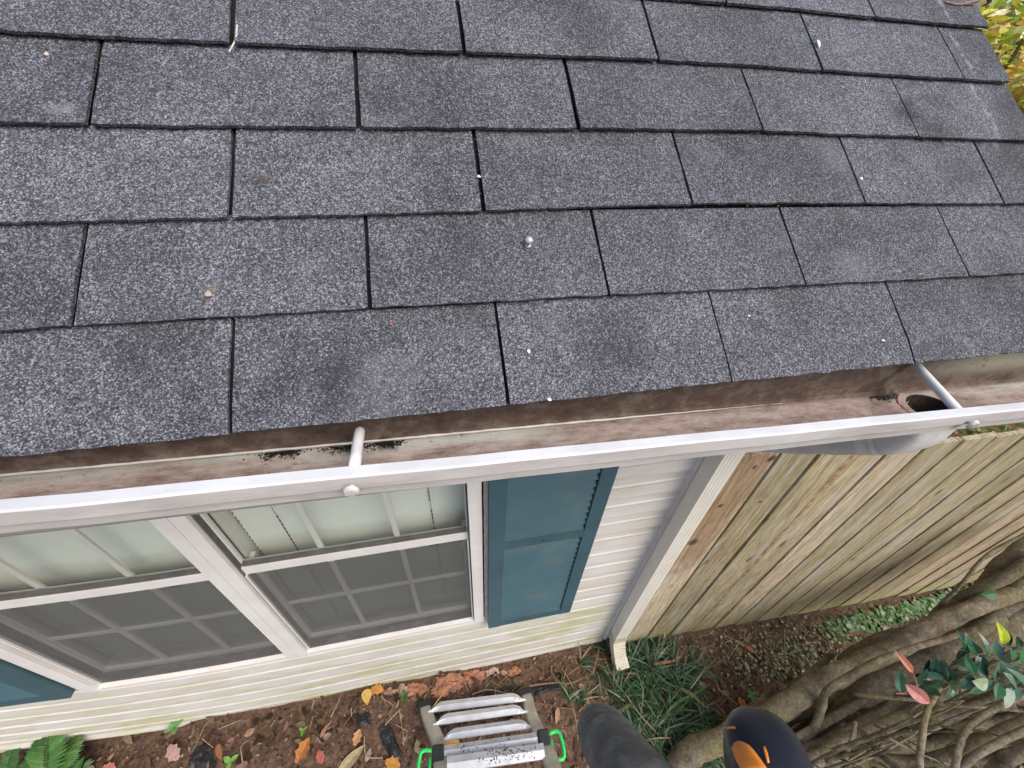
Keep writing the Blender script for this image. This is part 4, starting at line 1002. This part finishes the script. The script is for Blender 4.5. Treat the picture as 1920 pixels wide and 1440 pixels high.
# the pink-red leaves caught on the shrub
bm = bmesh.new()
a_ = D(1712, 1262, 1.14); b_ = D(1687, 1229, 1.15); leaf(bm, a_, b_ - a_, -RF, .067, .020, (.48, .19, .12), .2, .5)
a_ = D(1697, 1283, 1.14); b_ = D(1740, 1316, 1.12); leaf(bm, a_, b_ - a_, -RF, .072, .036, (.50, .20, .17), .25, .5, None, 10)
f0 = set(bm.faces); tube(bm, [D(1713, 1301, 1.13), D(1680, 1300, 1.14)], [.0022, .0016], 6); tube(bm, [D(1722, 1300, 1.13), D(1717, 1275, 1.14), D(1712, 1262, 1.14)], [.0016, .0014, .0012], 6); setcol(bm, [f for f in bm.faces if f not in f0], (.45, .22, .12))
o_ = obj('fallen_leaf', bm, M_LEAF); tag(o_, 'pink-red twisted leaf caught upright on a bare shrub twig', 'leaf', 'fallen leaves on the ground')

# clay lumps by the wall
random.seed(40)
CC = (.36, .17, .105)
CL = [(752, 1283, .024, (.50, .34, .25), 'pale cream stone on the soil left of the clay lumps'), (776, 1271, .032, CC, 'pinkish clay lump beside the siding foot, left one of the cluster'),
      (838, 1258, .050, CC, 'largest salmon clay lump under the siding'), (884, 1249, .034, (.34, .16, .10), 'salmon clay lump at the right end of the cluster'), (922, 1243, .020, (.46, .34, .26), 'small pale stone against the siding behind the clay'),
      (963, 1260, .022, (.36, .17, .09), 'square orange clay chunk alone on the soil'), (728, 1273, .016, (.34, .19, .14), 'small reddish clod at the left end of the clay cluster')]
for x, y, r, c, lab in CL:
    p = GP(x, y, 0); bm = bmesh.new(); bmesh.ops.create_icosphere(bm, subdivisions=4, radius=r)
    if p.y > YW - .035 - r * .7: p.y = YW - .035 - r * .7; p.z = gz(p.x, p.y)
    sd_ = Vector((x, y, 0))
    for v_ in bm.verts:
        q = v_.co / r
        k = 1 + .75 * noise.noise(q * 1.4 + sd_) + .35 * noise.noise(q * 3.3 + sd_) + .16 * noise.noise(q * 8 + sd_); v_.co = Vector((v_.co.x * k * 1.5, v_.co.y * k * .8, max(-.2 * r, v_.co.z * k * .42))) + p
        v_.co.z += .004 * noise.noise(v_.co * 120)
    setcol(bm, bm.faces, c); o_ = obj('stone', bm, M_STONE); tag(o_, lab, 'stone', 'clay lumps and stones by the wall')

# sticks and twigs
STK = [([(1180, 1262), (1163, 1250), (1200, 1238), (1225, 1232)], 0, 0, ''),]
TW = [([(1225, 1245), (1262, 1239), (1276, 1230), (1286, 1210)], .0075, .004, (.26, .12, .07), 'reddish-brown crooked stick lying on the mondo grass', .05),
      ([(965, 1299), (985, 1288), (1040, 1280), (1070, 1281), (1112, 1262)], .004, .0025, (.20, .13, .08), 'long bent brown twig above the ladder top', .02),
      ([(885, 1302), (915, 1293), (945, 1299), (962, 1300)], .003, .002, (.26, .19, .12), 'arched tan twig touching the top rung', .03),
      ([(1000, 1317), (1030, 1322), (1050, 1327), (1075, 1329)], .0045, .003, (.15, .08, .05), 'curved dark red root right of the ladder', .015),
      ([(1112, 1262), (1118, 1240), (1124, 1212)], .003, .0016, (.24, .18, .11), 'thin upright stalk against the mondo grass near the spout', .03),
      ([(620, 1345), (630, 1325), (638, 1307)], .0022, .0014, (.36, .27, .18), 'straight straw-coloured stalk left of the broad yellow leaf', .015),
      ([(810, 1328), (825, 1308), (844, 1286)], .0026, .0016, (.42, .30, .09), 'yellow stalk leaning from the ladder top corner', .06),
      ([(683, 1380), (684, 1405), (690, 1420), (718, 1421)], .0025, .002, (.30, .24, .15), 'hooked pale stem beside the light orange leaf', .015),
      ([(722, 1360), (740, 1340), (752, 1330)], .0022, .0014, (.38, .30, .22), 'short pale straw beside the black sheeting', .015),
      ([(1345, 1290), (1375, 1315), (1400, 1335), (1425, 1352)], .0022, .0014, (.42, .25, .11), 'long tan pine twig reaching towards the blower housing', .05),
      ([(375, 1380), (385, 1360), (402, 1345)], .0026, .0015, (.26, .18, .12), 'thin brown twig beside the seedling near the wall', .02),
      ([(455, 1430), (452, 1400), (466, 1388)], .0025, .0015, (.30, .22, .15), 'bent brown stem right of the curled rust leaf', .03),
      ([(1172, 1300), (1200, 1340), (1235, 1378)], .0022, .0014, (.36, .28, .17), 'long dry stem lying down the mondo grass', .06),
      ([(1095, 1345), (1125, 1358), (1150, 1370)], .0025, .0018, (.32, .22, .13), 'tan twig just above the blower tube end', .03)]
for pts, r0, r1, c, lab, lift in TW:
    bm = bmesh.new(); twig(bm, [GP(x, y, .012 + lift * (.3 + .7 * math.sin(math.pi * (k + .5) / len(pts)))) for k, (x, y) in enumerate(pts)], r0, r1, c, 7)
    o_ = obj('twig', bm, M_TWIG); tag(o_, lab, 'twig', 'twigs on the ground')
# black sheeting
random.seed(50)
def sheet(pts, lab):
    bm = bmesh.new(); P = [GP(x, y, .010) for x, y in pts]; c = sum(P, Vector()) / len(P) + Vector((0, 0, .006)); n = len(P)
    def rg(f, h): return [bm.verts.new(c + (p - c) * f + Vector((0, 0, h * random.uniform(.2, 1)))) for p in P]
    r3, r2, r1_ = rg(1, .004), rg(.66, .009), rg(.33, .010); cc = bm.verts.new(c)
    for k in range(n):
        q = (k + 1) % n
        bm.faces.new((r3[k], r3[q], r2[q], r2[k])); bm.faces.new((r2[k], r2[q], r1_[q], r1_[k])); bm.faces.new((r1_[k], r1_[q], cc))
    bmesh.ops.subdivide_edges(bm, edges=bm.edges, cuts=2, use_grid_fill=True, fractal=.6)
    for v_ in bm.verts: v_.co.z += .006 * noise.noise(v_.co * 60)
    o_ = obj('plastic_sheet', bm, M_SHEET); tag(o_, lab, 'plastic sheet', 'scraps of black sheeting')
sheet([(712, 1362), (725, 1355), (738, 1372), (742, 1390), (755, 1412), (750, 1440), (735, 1425), (722, 1405), (712, 1385)], 'crumpled black sheeting scrap left of the ladder latch')
sheet([(362, 1408), (385, 1392), (402, 1405), (405, 1440), (370, 1450), (352, 1432)], 'black sheeting scrap between pink leaf and curled rust leaf')
sheet([(985, 1297), (1010, 1283), (1045, 1278), (1048, 1290), (1015, 1300), (992, 1312)], 'black sheeting strip sticking out behind the ladder top')
sheet([(668, 1345), (690, 1335), (698, 1342), (690, 1358), (670, 1362)], 'small dark grey sheeting scrap below the broad yellow leaf')
sheet([(880, 1300), (900, 1297), (940, 1290), (975, 1288), (975, 1294), (900, 1304)], 'thin black sheeting edge showing above the top rung')

# fern at the left
random.seed(61)
fern = thing('fern', 'green fern with toothed fronds against the siding at the left edge', 'fern', tuple(GP(95, 1460)))
FG = (.075, .17, .035)
def frond(pts, wid, c, lift=.12):
    P = smooth_path([GP(x, y, .02 + lift * h) for x, y, h in pts], 7); bm = bmesh.new(); n = len(P)
    tube(bm, P, lerps([.003, .001], n), 5); setcol(bm, bm.faces, tuple(k * .8 for k in c))
    up = Vector((0, -.45, 1)).normalized()
    for i in range(2, n):
        t = i / (n - 1); tg = (P[min(i + 1, n - 1)] - P[i - 1]).normalized(); side = tg.cross(up).normalized()
        ln = wid * (math.sin(math.pi * min(1, .18 + .82 * t)) ** .8 + .05)
        for sg in (-1, 1):
            for sub in (0,):
                leaf(bm, P[i] - tg * sub * .012, side * sg + tg * .45 + up * .05, up + rv() * .1, ln * random.uniform(.9, 1.1), .0125, jit(c, .25), .12, .1, seg=4)
    return obj('frond', bm, M_LEAF, fern)
frond([(80, 1480, .2), (86, 1440, .7), (88, 1405, 1), (92, 1375, 1.0), (100, 1355, .9)], .075, FG, .16)
frond([(85, 1480, .2), (105, 1440, .7), (125, 1410, .9), (150, 1378, .8)], .06, FG, .14)
frond([(70, 1480, .2), (60, 1450, .6), (62, 1425, .7), (75, 1400, .8)], .05, (.055, .13, .03), .14)
frond([(90, 1490, .1), (120, 1460, .5), (150, 1445, .5), (160, 1432, .4)], .05, (.06, .15, .035), .12)
frond([(20, 1480, .2), (15, 1445, .5), (22, 1412, .8), (38, 1382, .9)], .035, (.05, .12, .025), .15)
frond([(70, 1500, .1), (40, 1460, .5), (20, 1445, .5)], .05, (.055, .13, .03), .12)
# seedlings and the leafy sprig
def seedling(x, y, n, L, c, lab):
    t = thing('seedling', lab, 'seedling', tuple(GP(x, y, 0)), 'seedlings in the soil bed'); p = GP(x, y, .05)
    b_ = bmesh.new(); tube(b_, [GP(x, y, 0), p], [.0016, .0012], 5); setcol(b_, b_.faces, (.10, .14, .05)); obj('stalk', b_, M_LEAF, t)
    for k in range(n):
        a_ = 6.283 * k / n + .5; b_ = bmesh.new(); leaf(b_, p, Vector((math.cos(a_), math.sin(a_), .25)), Vector((0, 0, 1)), L, L * .55, jit(c, .12), .1, .2); obj('leaf', b_, M_LEAF, t)
seedling(327, 1362, 4, .038, (.14, .30, .09), 'small four-leaved seedling at the foot of the siding')
seedling(432, 1428, 3, .035, (.16, .36, .06), 'bright green seedling at the bottom edge left of the orange leaf')
seedling(568, 1370, 3, .022, (.13, .30, .04), 'tiny green seedling above the rust orange leaf')
seedling(758, 1305, 5, .03, (.06, .12, .03), 'dark green weed between pale stone and ladder')
seedling(1410, 1305, 5, .03, (.10, .24, .06), 'small green seedling beside the shrub stem and soil patch')
bm = bmesh.new(); P = smooth_path([GP(x, y, .07) for x, y in ((1248, 1338), (1270, 1318), (1296, 1305), (1322, 1290))], 8); tube(bm, P, .0016, 5); setcol(bm, bm.faces, (.10, .20, .05))
for k in range(1, len(P)):
    for sg in (-1, 1): leaf(bm, P[k], Vector((sg * .6, sg * .5, .5)) + rv() * .2, Vector((0, 0, 1)), .016, .0055, jit((.09, .20, .045)), seg=3)
o_ = obj('weed_sprig', bm, M_LEAF); tag(o_, 'light green feathery sprig lying across the mondo grass', 'weed')

# ------------------------------------------------------------------ debris on the roof and in the gutter
def on_roof(x, y, n=.012): u, v = roofxy(x, y); return roofp(u, v, n)
RT = [([(457, 72), (450, 90), (438, 113)], .0011, .0009, (.62, .58, .52), 'pale split straw standing in a roof slot at upper left'),
      ([(1815, 19), (1798, 19), (1780, 20), (1760, 15)], .0034, .0014, (.30, .20, .15), 'reddish twig lying over the roof edge at the top right')]
for pts, r0, r1, c, lab in RT:
    bm = bmesh.new(); twig(bm, [on_roof(x, y, .011 + .006 * (k == 0)) for k, (x, y) in enumerate(pts)], r0, r1, c, 6, wob=.3); o_ = obj('twig', bm, M_TWIG); tag(o_, lab, 'twig', 'twigs on the roof')
CH = [(1523, 95, .016, .006, 70, (.85, .84, .82), 'white curled flake in a roof slot near the top right'), (1601, 345, .006, .005, 40, (.8, .8, .78), 'small white chip in a slot above the right shingles'),
      (988, 664, .006, .004, 70, (.70, .66, .6), 'pale chip on the lowest shingle course'), (737, 614, .005, .003, 10, (.36, .12, .10), 'tiny red speck on the second lowest course'),
      (10, 640, .011, .009, 80, (.50, .40, .26), 'tan leaf bit at the left edge of the roof'), (897, 343, .006, .004, 10, (.72, .7, .66), 'small white bit at a slot in the middle of the roof'),
      (1640, 643, .007, .003, 10, (.8, .8, .8), 'bright speck near the right end of the lowest course'), (1026, 752, .006, .004, 20, (.7, .7, .7), 'whitish speck at the eave edge of the roof'),
      (106, 120, .006, .005, 20, (.55, .42, .35), 'beige speck on the upper left shingle'), (403, 560, .008, .007, 20, (.45, .36, .28), 'sandy speck on the shingle left of centre'), (1393, 598, .004, .003, 0, (.7, .7, .7), 'minute pale speck on the lowest course right of centre')]
for x, y, L, wd, an, c, lab in CH:
    bm = bmesh.new(); p = on_roof(x, y, .0125); an = R(an); d = on_roof(x + math.cos(an), y + math.sin(an), .0125) - p
    leaf(bm, p - d.normalized() * L / 2, d, ROOF_N, L, wd, c, .1, .3); o_ = obj('debris_flake', bm, M_DRY); tag(o_, lab, 'debris', 'flakes on the roof')
random.seed(70); bm = bmesh.new()
def crumb(p, r, c):
    b2 = bmesh.ops.create_icosphere(bm, subdivisions=1, radius=r)['verts']
    for v_ in b2: v_.co = Vector((v_.co.x * random.uniform(.7, 1.5), v_.co.y * random.uniform(.7, 1.3), v_.co.z * .6)) + p
    setcol(bm, list({f for v_ in b2 for f in v_.link_faces}), c)
for q in range(1300):
    x = random.choice((random.gauss(.105, .016), random.gauss(.152, .010), random.gauss(.02, .012))); x = x + .004 * random.gauss(0, 1)
    dn_ = abs(random.gauss(0, .0045)) * (1 + .8 * noise.noise(Vector((x * 90, 0, 0)))); crumb(Vector((x, .0255 - dn_, zf(x) + .0008)), random.uniform(.0003, .0012), jit((.010, .009, .008)))
for q in range(420):
    x = random.uniform(-.4, 1.3); y = random.uniform(-.045, .024); crumb(Vector((x, y, zf(x) + .0006)), random.uniform(.0002, .0006), jit((.05, .03, .02)))
for q in range(160):
    x = random.gauss(.968, .014); y = random.gauss(.022, .004); crumb(Vector((x, min(y, .0255), zf(x) + .001)), random.uniform(.0004, .0018), jit(random.choice([(.02, .015, .012), (.07, .05, .035)])))
o_ = obj('gutter_silt', bm, M_DRY); tag(o_, 'black wet silt crumbs along the gutter floor', 'silt', kind='stuff')
bm = bmesh.new()                                        # grit packed in the slots and along the butt edges
for q in range(900):
    r = random.randrange(0, 6); k = random.randrange(-3, 5); off = .5 * TAB if r % 2 else 0
    if random.random() < .55:
        u = off + k * TAB + random.gauss(0, .0015); v = r * EXP + random.uniform(.005, EXP)
        if r % 2 == 0 and k == 1 or random.random() < .35: pass
        else: continue
        n = .0022
    else: u = random.uniform(-.4, 1.3); v = r * EXP + crv(u, r) - .002; n = .0075
    if u > 1.32: continue
    crumb(roofp(u, v, n), random.uniform(.0006, .0016), jit(random.choice([(.10, .08, .06), (.05, .04, .03), (.2, .17, .13), (.02, .02, .02)])))
o_ = obj('roof_grit', bm, M_DRY); tag(o_, 'loose grit and crumbs caught in the shingle slots', 'grit', kind='stuff')
bm = bmesh.new()
for q in range(190):                                    # crumbs on the ladder rungs
    k = random.choice((3, 4, 4, 4)); t = random.gauss(.62, .16) if k == 4 else random.uniform(.15, .8)
    t = max(.05, min(.92, t)); p = LP[k] + (RP[k] - LP[k]) * t + Vector((0, random.uniform(0, .045), .004)); crumb(p, random.uniform(.0006, .0026), jit((.03, .022, .016)))
o_ = obj('soil_crumbs', bm, M_DRY); tag(o_, 'dark soil crumbs spilled on the lower ladder rungs', 'soil', kind='stuff')

# ------------------------------------------------------------------ trees past the roof edge
random.seed(80)
def bush(name, ctr, rad, n, cols, L, lab, cat, trunk_r=.04, droop=.2, base=-2.2):
    t = thing(name, lab, cat, (ctr[0], ctr[1], base)); c = Vector(ctr)
    bm = bmesh.new(); tube(bm, smooth_path([(c.x, c.y, base - .1), (c.x + .06, c.y - .04, (base + c.z) / 2), (c.x, c.y, c.z + rad[2] * .5)], 5), lerps([trunk_r, trunk_r * .3], 11), 9, wob=.2)
    tips = []
    for k in range(26):
        d = rv(); d.z = abs(d.z) * .7 - .15; e = c + Vector((d.x * rad[0], d.y * rad[1], d.z * rad[2])) * random.uniform(.7, 1.02); s = Vector((c.x, c.y, max(base + .3, c.z - rad[2] * random.uniform(.2, .7)))); mid = (s + e) / 2 + Vector((0, 0, rad[2] * .15))
        P = smooth_path([s, mid, e], 5); tube(bm, P, lerps([trunk_r * .35, .004], len(P)), 5); tips += P[3:]
    obj('trunk', bm, M_BARK, t)
    bm = bmesh.new()
    for k in range(n):
        p = random.choice(tips) + Vector((random.gauss(0, rad[0] * .12), random.gauss(0, rad[1] * .12), random.gauss(0, rad[2] * .12)))
        d = Vector((random.gauss(0, 1), random.gauss(0, 1), random.gauss(-droop, .5))); leaf(bm, p, d, Vector((0, 0, 1)) + rv() * .8, L * random.uniform(.7, 1.3), L * .5, jit(random.choice(cols), .25), .15, .2, seg=3)
    obj('crown', bm, M_LEAF, t)
YG = [(.72, .58, .05), (.58, .60, .08), (.80, .70, .30), (.40, .52, .08), (.75, .45, .10), (.85, .80, .5)]
bush('tree', (3.55, 1.95, .22), (.6, .75, .75), 5600, YG, .075, 'small tree with yellow autumn leaves just past the roof edge', 'tree', .05)
bush('tree', (6.6, 4.2, .1), (1.4, 1.4, 1.1), 4200, [(.05, .16, .05), (.08, .22, .07), (.14, .30, .08)], .13, 'green leafy tree behind the yellow-leaved tree', 'tree', .09)
bush('tree', (10.5, 5.5, .8), (2.2, 2.2, 2.0), 4500, [(.42, .44, .08), (.34, .40, .10), (.55, .48, .16)], .17, 'pale yellow-green tree farthest behind the roof edge', 'tree', .12)
random.seed(90)
bm = bmesh.new()
for q in range(7000):                                   # far wood on a bank all round the far side
    a_ = random.uniform(-.6, 2.4); rr_ = random.uniform(22, 34); p = Vector((math.cos(a_) * rr_, math.sin(a_) * rr_, random.uniform(-2.2, 7)))
    leaf(bm, p, rv(), rv(), random.uniform(.6, 1.3), random.uniform(.5, .9), jit(random.choice([(.16, .12, .05), (.12, .10, .04), (.20, .15, .06), (.08, .10, .03)]), .3), seg=2)
o_ = obj('distant_wood', bm, M_LEAF); tag(o_, 'brown-olive wood far behind the garden trees', 'wood', kind='stuff')
